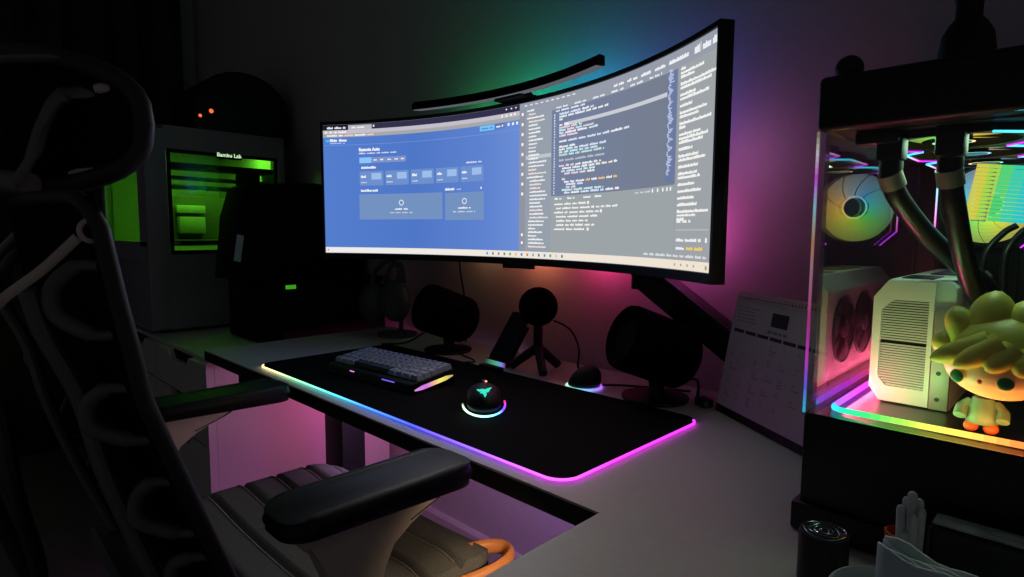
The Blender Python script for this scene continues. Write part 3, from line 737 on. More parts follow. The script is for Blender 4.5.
# ------------------------------------------------------------------ cables
def cable(name, pts, r, label, mt='black'):
    b = MB(); b.tube(bez(pts, 10), r, 8); o = b.build(name, M[mt]); tag(o, label, 'cable', 'thin black cables at the back of the desk'); return o
cable('cable', [(-.860, 1.005, .857), (-.848, 1.03, .844), (-.835, 1.045, .825), (-.822, 1.05, .79), (-.824, 1.05, .75), (-.815, 1.06, DZ+.004)], .0022, 'thin black cable drooping from the round microphone')
cable('cable', [(-.693, .963, DZ+.008), (-.66, 1.0, DZ+.006), (-.62, 1.03, DZ+.004), (-.55, 1.06, DZ+.004)], .0024, 'thin black cable running from the domed dock to the right speaker')
cable('cable', [(-1.297, 1.095, .985), (-1.293, 1.10, .93), (-1.277, 1.10, .86), (-1.27, 1.095, .78), (-1.26, 1.09, DZ+.003)], .0026, 'thin black cable hanging down from the monitor behind the left speaker')
cable('cable', [(-1.40, .90, DZ+.003), (-1.36, .955, DZ+.006), (-1.33, 1.0, .775), (-1.30, 1.02, .80), (-1.27, 1.025, .795)], .0026, 'thin black cable rising to the left side of the left speaker')
cable('cable', [(-1.20, 1.0, DZ+.004), (-1.12, .96, DZ+.004), (-1.07, .945, DZ+.005), (-1.045, .93, DZ+.004), (-1.06, .913, DZ+.004)], .0022, 'black cable curling on the desk between left speaker and phone stand')
cable('cable', [(-.53, .985, .785), (-.51, 1.0, .786), (-.505, 1.003, .775), (-.506, 1.003, .757), (-.515, 1.02, DZ+.004)], .0026, 'short black cable hooking down behind the right speaker')
t = thing('metal_plug', 'tiny metallic plug lying beside the calendar foot', 'plug', (-.49, 1.0, DZ))
b = MB(); b.box((-.49, .995, DZ+.0085), (.03, .022, .016), R3('Z', -30), .003); b.build('housing', M['dark'], t)
b = MB(); b.box((-.481, .983, DZ+.009), (.014, .006, .008), R3('Z', -30), .001); b.build('metal_tip', M['steel'], t)

# ------------------------------------------------------------------ desk calendar
cu = Vector((.8374, -.5465, 0)); cb = Vector((.5465, .8374, 0)); c0 = Vector((-.465, .99, DZ))
t = thing('desk_calendar', 'spiral-bound white desk calendar standing left of the computer', 'calendar', c0)
Cw, Cd, Ch = .245, .036, .207
def cp(u, v, o=0):                                        # on the front leaf: u along, v up the slope
    n = (Vector((-cb.x, -cb.y, 0))*Ch+Vector((0, 0, Cd))).normalized()
    return c0+cu*u+cb*(Cd*v)+Vector((0, 0, .0008+Ch*v))+n*o
def slab(mb, u0, u1, v0, v1, o0, o1):
    a = [cp(u0, v0, o0), cp(u1, v0, o0), cp(u1, v1, o0), cp(u0, v1, o0)]; c = [cp(u0, v0, o1), cp(u1, v0, o1), cp(u1, v1, o1), cp(u0, v1, o1)]
    mb.add(a+c, [(3, 2, 1, 0), (4, 5, 6, 7), (0, 1, 5, 4), (1, 2, 6, 5), (2, 3, 7, 6), (3, 0, 4, 7)])
b = MB(); slab(b, 0, Cw, 0, .985, -.002, 0)
def cpb(u, v):
    return c0+cu*u+cb*(2*Cd-Cd*v)+Vector((0, 0, .0008+Ch*v))
q = [cpb(0, 0), cpb(Cw, 0), cpb(Cw, .985), cpb(0, .985)]; w = [p+cb*.002 for p in q]
b.add(q+w, [(3, 2, 1, 0), (4, 5, 6, 7), (0, 1, 5, 4), (1, 2, 6, 5), (2, 3, 7, 6), (3, 0, 4, 7)])
a = [cp(0, 0, -.002), cp(Cw, 0, -.002), cpb(Cw, 0)+cb*.002, cpb(0, 0)+cb*.002]; up_ = [p+Vector((0, 0, .003)) for p in a]
b.add(a+up_, [(3, 2, 1, 0), (4, 5, 6, 7), (0, 1, 5, 4), (1, 2, 6, 5), (2, 3, 7, 6), (3, 0, 4, 7)])
b.build('stand_card', M['black'], t, smooth=0)
b = MB(); slab(b, .002, Cw-.002, .065, .98, .0002, .0015); pg = b.build('page', M['paper'], t, smooth=0)
b = MB(); b.mi = 0
def cbar(u0, u1, v0, v1, o=.0017): b.face([cp(u0, v0, o), cp(u1, v0, o), cp(u1, v1, o), cp(u0, v1, o)])
cbar(.105, .145, .80, .905)
for k in range(7): cbar(.012+.0325*k, .0405+.0325*k, .695, .722)
b.build('header_print', M['ink'], pg, smooth=0)
b = MB()
for k in range(7): 
    for r_ in range(3): pass
for r_ in range(5): 
    u = .015
    while u < .06: l = rnd.uniform(.004, .012); cbar(u, u+l, .90-.028*r_, .908-.028*r_); u += l+.003
u = .10
while u < .15: l = rnd.uniform(.006, .012); cbar(u, u+l, .745, .768); u += l+.003
b.build('header_lines', M['inkfaint'], pg, smooth=0)
vals = [''] * 3+[str(i) for i in range(1, 31)]
for wk in range(5):
    b = MB()
    for i in range(7*wk, min(7*wk+7, len(vals))):
        s_ = vals[i]
        if not s_: continue
        vs, fs = textgeo(s_, .0085); u0 = .016+.0325*(i % 7); v0 = .635-.112*wk
        b.add([cp(u0+v.x, v0+v.y/.21, .0017) for v in vs], fs)
        if rnd.random() < .6:
            for k in range(rnd.randint(1, 2)): l = rnd.uniform(.006, .02); cbar(u0, u0+l, v0-.022-.02*k, v0-.015-.02*k)
    b.build('date_row', M['inkfaint'], pg, smooth=0)
b = MB(); nr = 34
for k in range(nr):
    u = .008+(Cw-.016)*k/(nr-1); c = c0+cu*u+cb*(Cd+.001)+Vector((0, 0, .0008+Ch*.995))
    b.tube([c+cb*(.0062*math.cos(a))+Vector((0, 0, .0062*math.sin(a)))+cu*.0012*math.sin(a) for a in [2*PI*j/12 for j in range(12)]], .0009, 5, closed=True)
b.build('spiral_binding', M['wire'], t)

# ------------------------------------------------------------------ desktop computer with glass panels
PX0, PX1, PY0, PY1, PZ1 = -.209, .115, .645, 1.095, 1.210
FZ = .868
pc = thing('desktop_computer', 'tall black desktop computer with glass panels and rainbow lights at right', 'computer', (-.05, .87, DZ))
b = MB()
b.mm(PX0+.002, PX1, PY0+.002, PY1, DZ+.03, FZ-.0015, .003)               # raised base
b.mm(PX0-.005, PX1+.005, PY0-.004, PY1+.004, DZ+.0006, DZ+.032, .004)    # foot plinth
b.mm(PX0, PX1, PY0, PY1, 1.157, PZ1, .006, 3)                            # top
b.mm(PX0+.01, PX1, PY1-.012, PY1, FZ-.001, 1.16); b.mm(PX1-.012, PX1, PY0+.01, PY1, FZ-.001, 1.16)
b.build('case_shell', M['case'], pc, smooth=30)
b = MB(); b.mm(PX0+.003, PX1-.013, PY0+.003, PY1-.013, FZ-.0012, FZ); b.build('case_floor', M['casefloor'], pc, smooth=0)
b = MB(); b.mm(PX0+.0035, PX1-.013, PY0+.0005, PY0+.0045, FZ+.0003, 1.1566); b.build('front_glass', M['frontglass'], pc, smooth=0)
b = MB(); b.mm(PX0+.0085, PX0+.0125, PY0+.0055, PY1-.013, FZ+.0003, 1.1566); b.build('side_glass', M['caseglass'], pc, smooth=0)
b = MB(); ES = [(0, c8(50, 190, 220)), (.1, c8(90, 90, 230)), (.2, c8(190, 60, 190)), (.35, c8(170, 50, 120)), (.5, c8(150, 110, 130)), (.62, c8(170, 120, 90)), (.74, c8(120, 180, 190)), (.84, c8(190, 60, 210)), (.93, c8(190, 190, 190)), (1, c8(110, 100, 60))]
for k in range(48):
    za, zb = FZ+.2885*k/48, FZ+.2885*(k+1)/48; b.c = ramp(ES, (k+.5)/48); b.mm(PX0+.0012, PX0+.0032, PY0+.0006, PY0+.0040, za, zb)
b.build('glass_edge_glint', M['L05'], pc, smooth=0)  # LED light caught by the glass edge, put in as emission
# floor light strip round the inside
FS = [(0, c8(255, 60, 120)), (.18, c8(230, 60, 240)), (.40, c8(190, 70, 255)), (.53, c8(60, 160, 240)), (.60, c8(50, 235, 170)), (.70, c8(120, 240, 90)), (.78, c8(240, 230, 70)), (.88, c8(255, 170, 50)), (.95, c8(255, 90, 40)), (1, c8(255, 60, 60))]
zf = FZ+.004
pts = [(PX0+.0215, PY1-.03-k*(PY1-.03-.69)/14, zf) for k in range(15)]+[(PX0+.0218, .68, zf), (PX0+.024, .672, zf), (PX0+.030, .668, zf)]+[(PX0+.032+k*.018, .667, zf) for k in range(1, 16)]
# colours placed by position: magenta along the side, through cyan at the corner to red on the right
SIDE_ = [(0, c8(255, 110, 60)), (.45, c8(255, 70, 130)), (.75, c8(215, 60, 250)), (1, c8(150, 90, 255))]
FRONT_ = [(0, c8(60, 160, 240)), (.07, c8(30, 210, 150)), (.16, c8(50, 215, 90)), (.26, c8(150, 220, 70)), (.34, c8(230, 220, 80)), (.44, c8(245, 190, 80)), (.54, c8(245, 130, 60)), (.62, c8(240, 80, 45)), (1, c8(255, 60, 60))]
b = MB(); ledtube(b, pts[:16], .003, SIDE_); ledtube(b, pts[15:], .003, FRONT_); b.build('floor_light_strip', M['L2'], pc)
# graphics card: stands upright, fans towards the side glass, end grille to the front
gx0, gx1, gy0, gy1, gz0, gz1 = -.174, -.099, .752, 1.045, FZ+.0006, 1.005
gc = MB(); ch = .014
prof = [(gx0, gz0+ch), (gx0+ch*.8, gz0), (gx1, gz0), (gx1, gz1-.006), (gx1-.006, gz1), (gx0+ch, gz1), (gx0, gz1-ch*1.4)]
gc.prism(prof, gy0+.006, gy1, Matrix(((1, 0, 0, 0), (0, 0, 1, 0), (0, 1, 0, 0), (0, 0, 0, 1))), .002)
card = gc.build('graphics_card', M['card'], pc, smooth=30)
b = MB(); b.mm(gx0+.008, gx1-.022, gy0+.0050, gy0+.0058, gz0+.018, gz1-.022); b.build('grille_recess', M['cardgap'], card, smooth=0)
b = MB(); nsl = 34
zb0, zb1 = gz0+.0185, gz1-.0225
for k in range(nsl):
    z = zb0+(zb1-zb0)*(k+.5)/nsl
    if k == 17: continue
    cut = .010*max(0, 1-(nsl-1-k)/4)+.008*max(0, 1-k/3)
    b.mm(gx0+.0085+cut, gx1-.0225, gy0-.0002, gy0+.0045, z-.00062, z+.00062)
b.build('grille_slats', M['card'], card, smooth=0)
b = MB()
ring_o = [(gx0+.001, gz0+ch+.002), (gx0+ch*.8, gz0+.0012), (gx1-.018, gz0+.0012), (gx1-.018, gz1-.001), (gx0+ch, gz1-.001), (gx0+.001, gz1-ch*1.4)]
ring_i = [(gx0+.009, gz0+.028), (gx0+.017, gz0+.0185), (gx1-.0225, gz0+.0185), (gx1-.0225, gz1-.022), (gx0+.020, gz1-.022), (gx0+.009, gz1-.034)]
f0 = [(x, gy0-.001, z) for x, z in ring_o]; f1 = [(x, gy0-.001, z) for x, z in ring_i]; g0 = [(x, gy0+.0058, z) for x, z in ring_o]; g1 = [(x, gy0+.0058, z) for x, z in ring_i]
b.grid([g0, f0, f1, g1], closed_u=True); b.build('end_frame', M['card'], card, smooth=0)
b = MB(); b.mm(gx1-.0172, gx1-.0005, gy0-.002, gy0+.0055, gz0+.0005, gz1-.03, .0008); b.build('bracket', M['bracket'], card)
for z in (gz0+.012, gz0+.04):
    b = MB(); b.cyl((gx1-.010, gy0-.0032, z), (gx1-.010, gy0-.0018, z), .0022, seg=12); b.build('screw', M['black'], card)
b = MB(); b.mm(gx0+.02, gx0+.05, gy0+.03, gy0+.09, gz1+.0002, gz1+.0014, .0004); b.mm(gx0+.03, gx1-.01, gy0+.13, gy0+.24, gz1+.0002, gz1+.0014, .0004); b.build('top_badge', M['gunmetal'], card)
for k in range(3):
    yc = gy0+.058+.088*k; zc = (gz0+gz1)/2; A = Matrix.Translation((gx0-.0001, yc, zc)) @ Matrix.Rotation(-PI/2, 4, 'Y')
    b = MB(); b.lathe([(.036, 0), (.042, .0), (.043, .002), (.042, .003), (.0405, .0022)], A, 36, cap=False); b.lathe([(.001, .0001), (.0405, .0001), (.0405, .0004), (.001, .0004)], A, 36)
    f = b.build('card_fan', M['dark'], card)
    b = MB(); b.lathe([(.001, .0005), (.011, .0005), (.011, .004), (.009, .005), (.001, .005)], A, 24); b.build('hub', M['steel'], f)
    for j in range(9):
        b = MB(); a0 = 2*PI*j/9
        rows = [[A @ Vector((r*math.cos(a0+tw+r*9), r*math.sin(a0+tw+r*9), .0012+.0016*tw/.5)) for r in (.011, .02, .03, .039)] for tw in (0, .25, .5)]
        b.grid(rows); b.build('blade', M['cardgap'], f)
# case fans
def casefan(A, R_, phase, gl='L1'):
    h = R_; th = .018
    b = MB(); oc = []
    c_ = h*.36
    oc = [(-h, -h+c_), (-h+c_, -h), (h-c_, -h), (h, -h+c_), (h, h-c_), (h-c_, h), (-h+c_, h), (-h, h-c_)]
    n = 48; o_, i_ = [], []
    for k in range(n):
        a = 2*PI*k/n; d = Vector((math.cos(a), math.sin(a)))
        t_ = min(h/max(abs(d.x), 1e-6), h/max(abs(d.y), 1e-6), (2*h-c_)/max(1e-6, abs(d.x)+abs(d.y))*1.0)
        o_.append(d*t_); i_.append(d*h*.93)
    b.grid([[A @ Vector((p.x, p.y, z)) for p in q] for q, z in ((i_, th), (o_, th), (o_, 0), (i_, 0))], closed_u=True, closed_v=True)
    f = b.build('case_fan', M['fanframe'], pc, smooth=30)
    b = MB()
    b.c = None
    segs = [((-h, -h+c_), (-h+c_, -h)), ((h-c_, -h), (h, -h+c_)), ((h, -h+c_), (h, h-c_)), ((h, h-c_), (h-c_, h)), ((-h+c_, h), (-h, h-c_)), ((-h, h-c_), (-h, -h+c_))]
    cols = [(c8(190, 50, 240), c8(190, 50, 240)), (c8(190, 50, 240), c8(210, 60, 230)), (c8(230, 60, 200), c8(90, 220, 220)), (c8(90, 220, 230), c8(60, 200, 240)), (c8(60, 200, 240), c8(60, 200, 230)), (c8(90, 220, 230), c8(230, 60, 200))]
    for (p, q), (ca, cb2) in zip(segs, cols):
        pts = [A @ Vector((p[0]+(q[0]-p[0])*k/6, p[1]+(q[1]-p[1])*k/6, th+.0006)) for k in range(7)]; ledtube(b, pts, .0012, [(0, ca), (1, cb2)], 5)
    b.build('light_frame', M['L1b'] if gl == 'L1' else M['L2'], f)
    def hc(a):                                            # LED colour by angle round the hub
        return ramp([(0, c8(235, 200, 60)), (.12, c8(225, 175, 90)), (.25, c8(150, 170, 170)), (.38, c8(70, 160, 210)), (.52, c8(50, 200, 190)), (.66, c8(80, 220, 90)), (.8, c8(170, 215, 60)), (1, c8(235, 200, 60))], (a/(2*PI)) % 1)
    for j in range(9):
        b = MB(); a0 = 2*PI*j/9
        nt_, nr_ = 8, 7
        P_ = [[None]*(nr_+1) for _ in range(nt_+1)]
        for ti in range(nt_+1):
            for ri in range(nr_+1):
                r = h*(.30+.60*ri/nr_); a = a0+(ti/nt_)*(2*PI/9*.998)+.5*(ri/nr_)
                P_[ti][ri] = (A @ Vector((r*math.cos(a), r*math.sin(a), th*.35+th*.3*ti/nt_)), a, ri/nr_)
        for ti in range(nt_):
            for ri in range(nr_):
                q = (P_[ti][ri], P_[ti+1][ri], P_[ti+1][ri+1], P_[ti][ri+1]); fr = (q[0][2]+q[2][2])/2
                c = hc((q[0][1]+q[2][1])/2+phase); gcol = mix(c, c8(175, 165, 120), .42*fr); k_ = 1.1-.60*fr
                b.c = tuple(x*k_ for x in gcol); b.face([v[0] for v in q])
        bmesh.ops.remove_doubles(b.b, verts=b.b.verts[:], dist=1e-6)
        b.build('blade', M[gl], f, smooth=60)
    b = MB()
    for k in range(36):
        a0, a1 = 2*PI*k/36, 2*PI*(k+1)/36; c = hc(a0+phase); b.c = mix(c, (1, 1, 1), .12)
        q = [A @ Vector((h*r*math.cos(a), h*r*math.sin(a), th+.0004)) for r, a in ((.262, a0), (.31, a0), (.31, a1), (.262, a1))]; b.face(q)
    b.build('hub_ring', M['L2'], f, smooth=0)
    b = MB(); b.lathe([(.001, 0), (h*.268, 0), (h*.268, th), (h*.25, th+.001), (.001, th+.001)], A, 32); b.build('hub', M['screenoff'], f)
    return f
rot_f = Matrix.Rotation(PI/2, 4, 'X')                     # fan face towards -y
casefan(Matrix.Translation((-.1125, PY1-.0125, 1.097)) @ rot_f, .060, .3, 'L14')
# fans below the top radiator, facing down
for k, yy in enumerate((.745, .865, .985)):
    casefan(Matrix.Translation((-.11, yy, 1.1655)) @ Matrix.Rotation(PI, 4, 'X'), .0575, 1.0+k*1.3, 'L1b')
b = MB(); b.mm(PX0+.02, PX1-.02, .70, 1.06, 1.1665, 1.1975, .002); b.mm(PX0+.028, PX1-.02, .672, .70, 1.155, 1.19, .003); b.mm(PX0+.028, -.142, .672, .70, 1.143, 1.156, .003); b.build('radiator', M['case'], pc)
for x in (-.151, -.103):
    b = MB(); b.box((x, .688, 1.143), (.023, .024, .032), None, .003); b.cyl((x, .688, 1.126), (x, .688, 1.108), .0105, seg=20); b.build('hose_fitting', M['case'], pc)
for pts in ([(-.151, .688, 1.112), (-.146, .70, 1.092), (-.130, .735, 1.060), (-.109, .775, 1.030), (-.084, .815, 1.0), (-.066, .85, .965), (-.05, .89, .93)],
            [(-.103, .688, 1.112), (-.1, .70, 1.085), (-.093, .735, 1.03), (-.083, .765, .99), (-.07, .80, .96), (-.05, .85, .95)]):
    b = MB(); b.tube(bez(pts, 8), .0098, 16); h_ = b.build('coolant_hose', M['hose'], pc)
    b = MB(); p0_, p1_ = Vector(pts[0]), Vector(pts[1]); d = (p1_-p0_).normalized(); b.tube([p0_-d*.004, p0_+d*.012], .0113, 18); b.build('collar', M['bracket'], h_)
# rainbow cable comb
b = MB()
CB = [(0, c8(240, 110, 150)), (.04, c8(225, 215, 80)), (.13, c8(190, 225, 70)), (.24, c8(90, 225, 120)), (.40, c8(40, 215, 205)), (.7, c8(60, 190, 235)), (1, c8(60, 150, 240))]
for k in range(14):
    z = 1.137-.0047*k; x0 = -.1085-.0007*k; dz = -.012
    pts = [(x0+.11*j/10, .90+.03*(j/10), z+dz*(j/10)) for j in range(11)]
    ledtube(b, pts, .00222, CB, 10)
b.build('rainbow_cable', M['L1'], pc)
b = MB(); b.prism([(-.1035, 1.134), (-.09, 1.1325), (-.097, 1.07), (-.111, 1.0715)], .9035, .906, Matrix(((1, 0, 0, 0), (0, 0, 1, 0), (0, 1, 0, 0), (0, 0, 0, 1)))); b.build('cable_comb', M['milky'], pc, smooth=0)
for k in range(4):
    x = -.09+.016*k
    b = MB(); b.tube(bez([(x+.020, .935, 1.066), (x+.008, .93, 1.056), (x-.006+.003*k, .92, 1.03), (x-.008+.006*k, .92, .98), (x, .95, .93)], 8), .0038, 10); b.build('power_cable', M['hose'], pc)
b = MB(); b.mm(-.075, PX1-.02, PY1-.02, PY1-.0125, .90, 1.03, .002); b.mm(-.06, PX1-.03, PY1-.035, PY1-.02, .93, .96, .004); b.build('mainboard', M['casein'], pc)

# toy figurine standing inside the case: a plain round-headed vinyl doll with tufted hair
fg = thing('toy_figurine', 'big-headed vinyl doll with tufted yellow hair inside the computer case', 'figurine', (-.064, .703, FZ))
hc_ = Vector((-.056, .703, .934)); rzf = R3('Z', -8)
def headfn(p):
    q = p.copy(); q.z *= .92 if q.z < 0 else 1; q.x *= 1+.08*(1-abs(q.z)); return q
b = MB(); b.ell(hc_+Vector((0, 0, -.002)), (.0405, .036, .033), rzf, 32, 20, headfn); hd = b.build('head', M['skin'], fg)
b = MB(); b.ell(hc_+Vector((.003, .006, .013)), (.0455, .0385, .034), rzf, 32, 20)
def lobe(base, tip, r0, r1):                             # thick blunt lock with a round end
    base, tip = Vector(base), Vector(tip); n = 12; P = []; Rr = []
    for k in range(n+1):
        u = k/n; P.append(hc_+base.lerp(tip, u)); Rr.append((r0+(r1-r0)*u)*max(.03, (1-max(0, (u-.55)/.45)**2))**.5)
    b.tube(P, Rr, 16)
lobe((-.012, .004, .022), (-.006, .008, .068), .022, .015); lobe((.014, .004, .022), (.020, .008, .062), .021, .015)
lobe((.028, .004, .012), (.044, .008, .047), .020, .014); lobe((.036, .006, -.004), (.058, .010, .026), .018, .012)
lobe((-.026, .0, .016), (-.037, .0, .052), .014, .0115); lobe((-.032, .0, .006), (-.052, .002, .022), .013, .010)
lobe((-.006, -.022, .022), (-.050, -.026, .002), .0125, .0085); lobe((.002, -.026, .022), (-.030, -.037, .0), .0125, .0085)
lobe((.010, -.026, .018), (-.006, -.041, .0), .0115, .0085); lobe((.022, -.022, .016), (.016, -.040, -.001), .0115, .0085)
lobe((.032, -.014, .012), (.035, -.032, -.003), .011, .0075)
b.build('hair', M['hair'], fg)
for x in (-.0285, .0075):
    b = MB(); b.ell(hc_+Vector((x, -.0345 if x > 0 else -.0272, -.0105)), (.0062, .0022, .0062), R3('Z', -30 if x < 0 else 8)); b.build('eye', M['eye'], hd)
b = MB(); b.ell(hc_+Vector((-.0105, -.0362, -.0115)), (.0016, .0016, .0022)); b.build('nose', M['toyred'], hd)
b = MB(); b.lathe([(.001, 0), (.0125, 0), (.0135, .006), (.0115, .016), (.008, .024), (.001, .024)], Matrix.Translation((-.066, .703, FZ+.009)), 20); bd = b.build('body', M['toyblue'], fg)
for x in (-.0735, -.0585):
    b = MB(); b.ell((x, .6985, FZ+.0055), (.006, .0085, .0054)); b.build('shoe', M['toyred'], fg)
for x, s_ in ((-.079, -1), (-.053, 1)):
    b = MB(); b.tube(bez([(x-s_*.004, .703, FZ+.028), (x+s_*.002, .699, FZ+.022), (x+s_*.003, .692, FZ+.015)], 5), [.0046]*5+[.0052]*6, 10); b.build('arm', M['toyblue'], fg)

# objects on top of the computer
t = thing('ornament', 'small dark round ball on the computer top, at its left end', 'ornament', (-.198, .70, PZ1))
b = MB(); b.lathe([(.001, 0), (.009, 0), (.010, .003), (.006, .005), (.001, .005)], Matrix.Translation((-.197, .70, PZ1+.0006)), 20); b.build('foot', M['black'], t)
b = MB(); b.ell((-.197, .70, PZ1+.0165), (.0135, .0135, .0135)); b.build('ball', M['dark'], t)
t = thing('vase', 'dark rounded vase silhouette on top of the computer', 'vase', (-.113, .80, PZ1))
b = MB(); b.lathe([(.001, 0), (.020, 0), (.024, .010), (.0255, .038), (.023, .055), (.017, .066), (.012, .072), (.012, .085), (.0145, .098), (.013, .099), (.009, .085), (.001, .08)], Matrix.Translation((-.113, .80, PZ1+.0006)), 36); b.build('vessel', M['black'], t)

# ------------------------------------------------------------------ things at the front right of the desk
t = thing('black_canister', 'small black round pot with a shiny swirled lid by the computer foot', 'pot', (-.156, .558, DZ))
b = MB(); b.lathe([(.001, 0), (.0195, 0), (.0205, .002), (.0205, .046), (.0195, .048), (.001, .048)], Matrix.Translation((-.156, .558, DZ+.0006)), 36); b.build('body', M['black'], t)
for r, ph in ((.017, 0), (.012, 1.2), (.0075, 2.5), (.004, .7)):
    b = MB(); b.tube([(-.156+r*math.cos(a+ph)*(1+.06*math.sin(3*a)), .558+r*math.sin(a+ph), DZ+.0495+.0006*math.sin(2*a+ph)) for a in [2*PI*k/32 for k in range(32)]], .0007, 6, closed=True); b.build('swirl_ring', M['foil'], t)
t = thing('white_tub', 'white round tub holding a folded stack of tissues', 'tub', (-.082, .478, DZ))
b = MB(); b.lathe([(.001, 0), (.034, 0), (.038, .004), (.044, .05), (.046, .0535), (.044, .0545), (.041, .05), (.035, .008), (.001, .007)], Matrix.Translation((-.082, .478, DZ+.0006)), 40); b.build('bowl', M['tub'], t)
t = thing('tissue_stack', 'folded pale blue tissues sticking out of the white tub', 'tissues', (-.072, .485, DZ+.01))
for k in range(5):
    b = MB(); rows = []
    for j in range(9):
        u = j/8; rows.append([(-.0965+.062*u, .4935-.0045*k-.004*u+.0016*math.sin(u*7+k), DZ+.0105), (-.0965+.0635*u, .4935-.0045*k-.004*u+.0012*math.sin(u*5+k), DZ+.092-.004*k+.001*k*k-.010*u+.0025*math.sin(u*9+2*k))])
    V = b.grid(rows); o = b.build('tissue_fold', M['tissue'], t)
    md = o.modifiers.new('paper_thickness', 'SOLIDIFY'); md.thickness = .0032
HX, HY = -.092, .558
t = thing('hand_ornament', 'small white ornament of rounded fingers behind the tissues', 'ornament', (HX, HY, DZ))
b = MB(); b.lathe([(.001, 0), (.0088, 0), (.0095, .005), (.0092, .06), (.008, .072), (.001, .076)], Matrix.Translation((HX, HY, DZ+.0006)), 28); b.build('palm', M['ceramic'], t)
for dx, dy, h, r in ((-.0070, -.003, .094, .0033), (-.0042, .003, .100, .0034), (.0, -.001, .107, .0037), (.0042, .003, .101, .0034), (.0068, -.002, .096, .0033), (.0030, -.0062, .090, .0033)):
    b = MB(); b.tube([(HX+dx*.85, HY+dy*.85, DZ+.045), (HX+dx, HY+dy, DZ+h-.004), (HX+dx*.98, HY+dy, DZ+h-.0015), (HX+dx*.95, HY+dy, DZ+h)], [r, r, r*.8, r*.25], 14); b.build('finger', M['ceramic'], t)
t = thing('red_cup', 'small orange-red cup half hidden behind the tissues', 'cup', (-.103, .59, DZ))
b = MB(); b.lathe([(.001, 0), (.011, 0), (.0125, .04), (.0135, .055), (.012, .0555), (.0105, .04), (.009, .004), (.001, .003)], Matrix.Translation((-.103, .59, DZ+.0006)), 28); b.build('bowl', M['red'], t)
t = thing('pencil_tin', 'long dark printed tin lying along the computer front', 'tin', (.01, .617, DZ))
b = MB(); b.mm(-.089, .12, .606, .634, DZ+.0006, .803, .007, 4); b.build('box', M['case_tin'], t)
b = MB(); b.mm(-.085, .116, .609, .631, .8032, .8062, .001); lid = b.build('lid', M['tin_lid_top_lit'], t)
b = MB()
for cx, rr_ in ((-.035, .012), (-.010, .010), (.02, .012)):
    b.tube([(cx+rr_*1.4*math.cos(a), .6195+.006*math.sin(a), .8066) for a in [2*PI*k/24 for k in range(24)]], .0007, 5, closed=True)
b.build('lid_print', M['tin_print'], lid)
t = thing('card', 'small dark card with green edge leaning beside the black pot', 'card', (-.133, .548, DZ))
b = MB(); b.box((-.1275, .545, DZ+.013), (.022, .0014, .026), R3('Z', 25) @ R3('X', -22)); b.build('card_face', M['case_tin'], t, smooth=0)
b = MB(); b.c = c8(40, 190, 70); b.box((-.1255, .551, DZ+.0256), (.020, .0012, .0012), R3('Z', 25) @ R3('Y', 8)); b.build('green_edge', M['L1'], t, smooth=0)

# ------------------------------------------------------------------ office chair (facing the desk)
ch = thing('office_chair', 'dark mesh office chair with headrest and armrests in front of the desk', 'chair', (-.87, .36, 0))
CX = -.87
# seat
b = MB(); rows = []
sx0, sx1, sy0, sy1 = -1.112, -.618, .17, .606; SC = -.865
seams = [.225, .285, .345, .405, .465, .525, .575]
ys = sorted(set([sy0+(sy1-sy0)*k/40 for k in range(41)]+[s+d for s in seams for d in (-.0085, -.004, 0, .004, .0085)]))
def seatz(x, y):
    u = (x-SC)/.247; z = .588-.012*(1-u*u)+.004
    if y > .535: z -= 5.6*(y-.535)**2
    if y < .3: z += .25*(.3-y)**2
    for s in seams:
        d = abs(y-s)
        if d < .008: z -= .009*(1-d/.008)
    return z-.012*max(0, (abs(u)-.8)/.2)**2
nx = 24
def seatx(u, y):                                         # rounded front corners
    w = .247
    if y > .55: w = .247-.03*((y-.55)/.056)**2
    return SC+u*w
for y in ys: rows.append([(seatx(-1+2*j/nx, y), y, seatz(seatx(-1+2*j/nx, y), y)) for j in range(nx+1)])
top = rows; bot = [[(x, y, z-.035) for x, y, z in r] for r in rows]
V1 = b.grid(top); V2 = b.grid(bot)
n0 = len(b.b.faces)
edge1 = V1[0]+[r[-1] for r in V1[1:]]+list(reversed(V1[-1]))[1:]+[r[0] for r in reversed(V1[1:-1])]
edge2 = V2[0]+[r[-1] for r in V2[1:]]+list(reversed(V2[-1]))[1:]+[r[0] for r in reversed(V2[1:-1])]
for i in range(len(edge1)):
    j = (i+1) % len(edge1); b.b.faces.new((edge1[i], edge1[j], edge2[j], edge2[i]))
b._grab(n0); seat = b.build('seat', M['seat'], ch, smooth=60)
for s in seams[:-1]:
    b = MB(); b.tube([(seatx(-.97+1.94*j/nx, s), s-.0088, seatz(seatx(-.97+1.94*j/nx, s), s-.0088)+.0002) for j in range(nx+1)], .0016, 6); b.build('seam_highlight', M['seam'], seat)  # pale line beside each groove imitates the seam's highlight
b = MB(); b.mm(sx0+.05, sx1-.05, .22, .55, .495, .54, .02, 3); b.mm(CX-.10, CX+.10, .28, .50, .40, .496, .02, 3); b.build('seat_pan', M['black'], ch)
# front right trim with loop handle
b = MB(); b.tube(bez([(-.655, .34, .553), (-.640, .42, .556), (-.632, .49, .560), (-.634, .56, .560)], 8), .012, 12, flat=.7); b.build('side_rail', M['orange'], ch)
b = MB(); b.tube(bez([(-.665, .565, .562), (-.650, .602, .563), (-.628, .622, .562), (-.607, .612, .560), (-.600, .575, .557), (-.612, .525, .553), (-.630, .475, .550)], 8), .0080, 12, flat=1.5, up=(0, 0, 1)); b.build('loop_handle', M['orange'], ch)
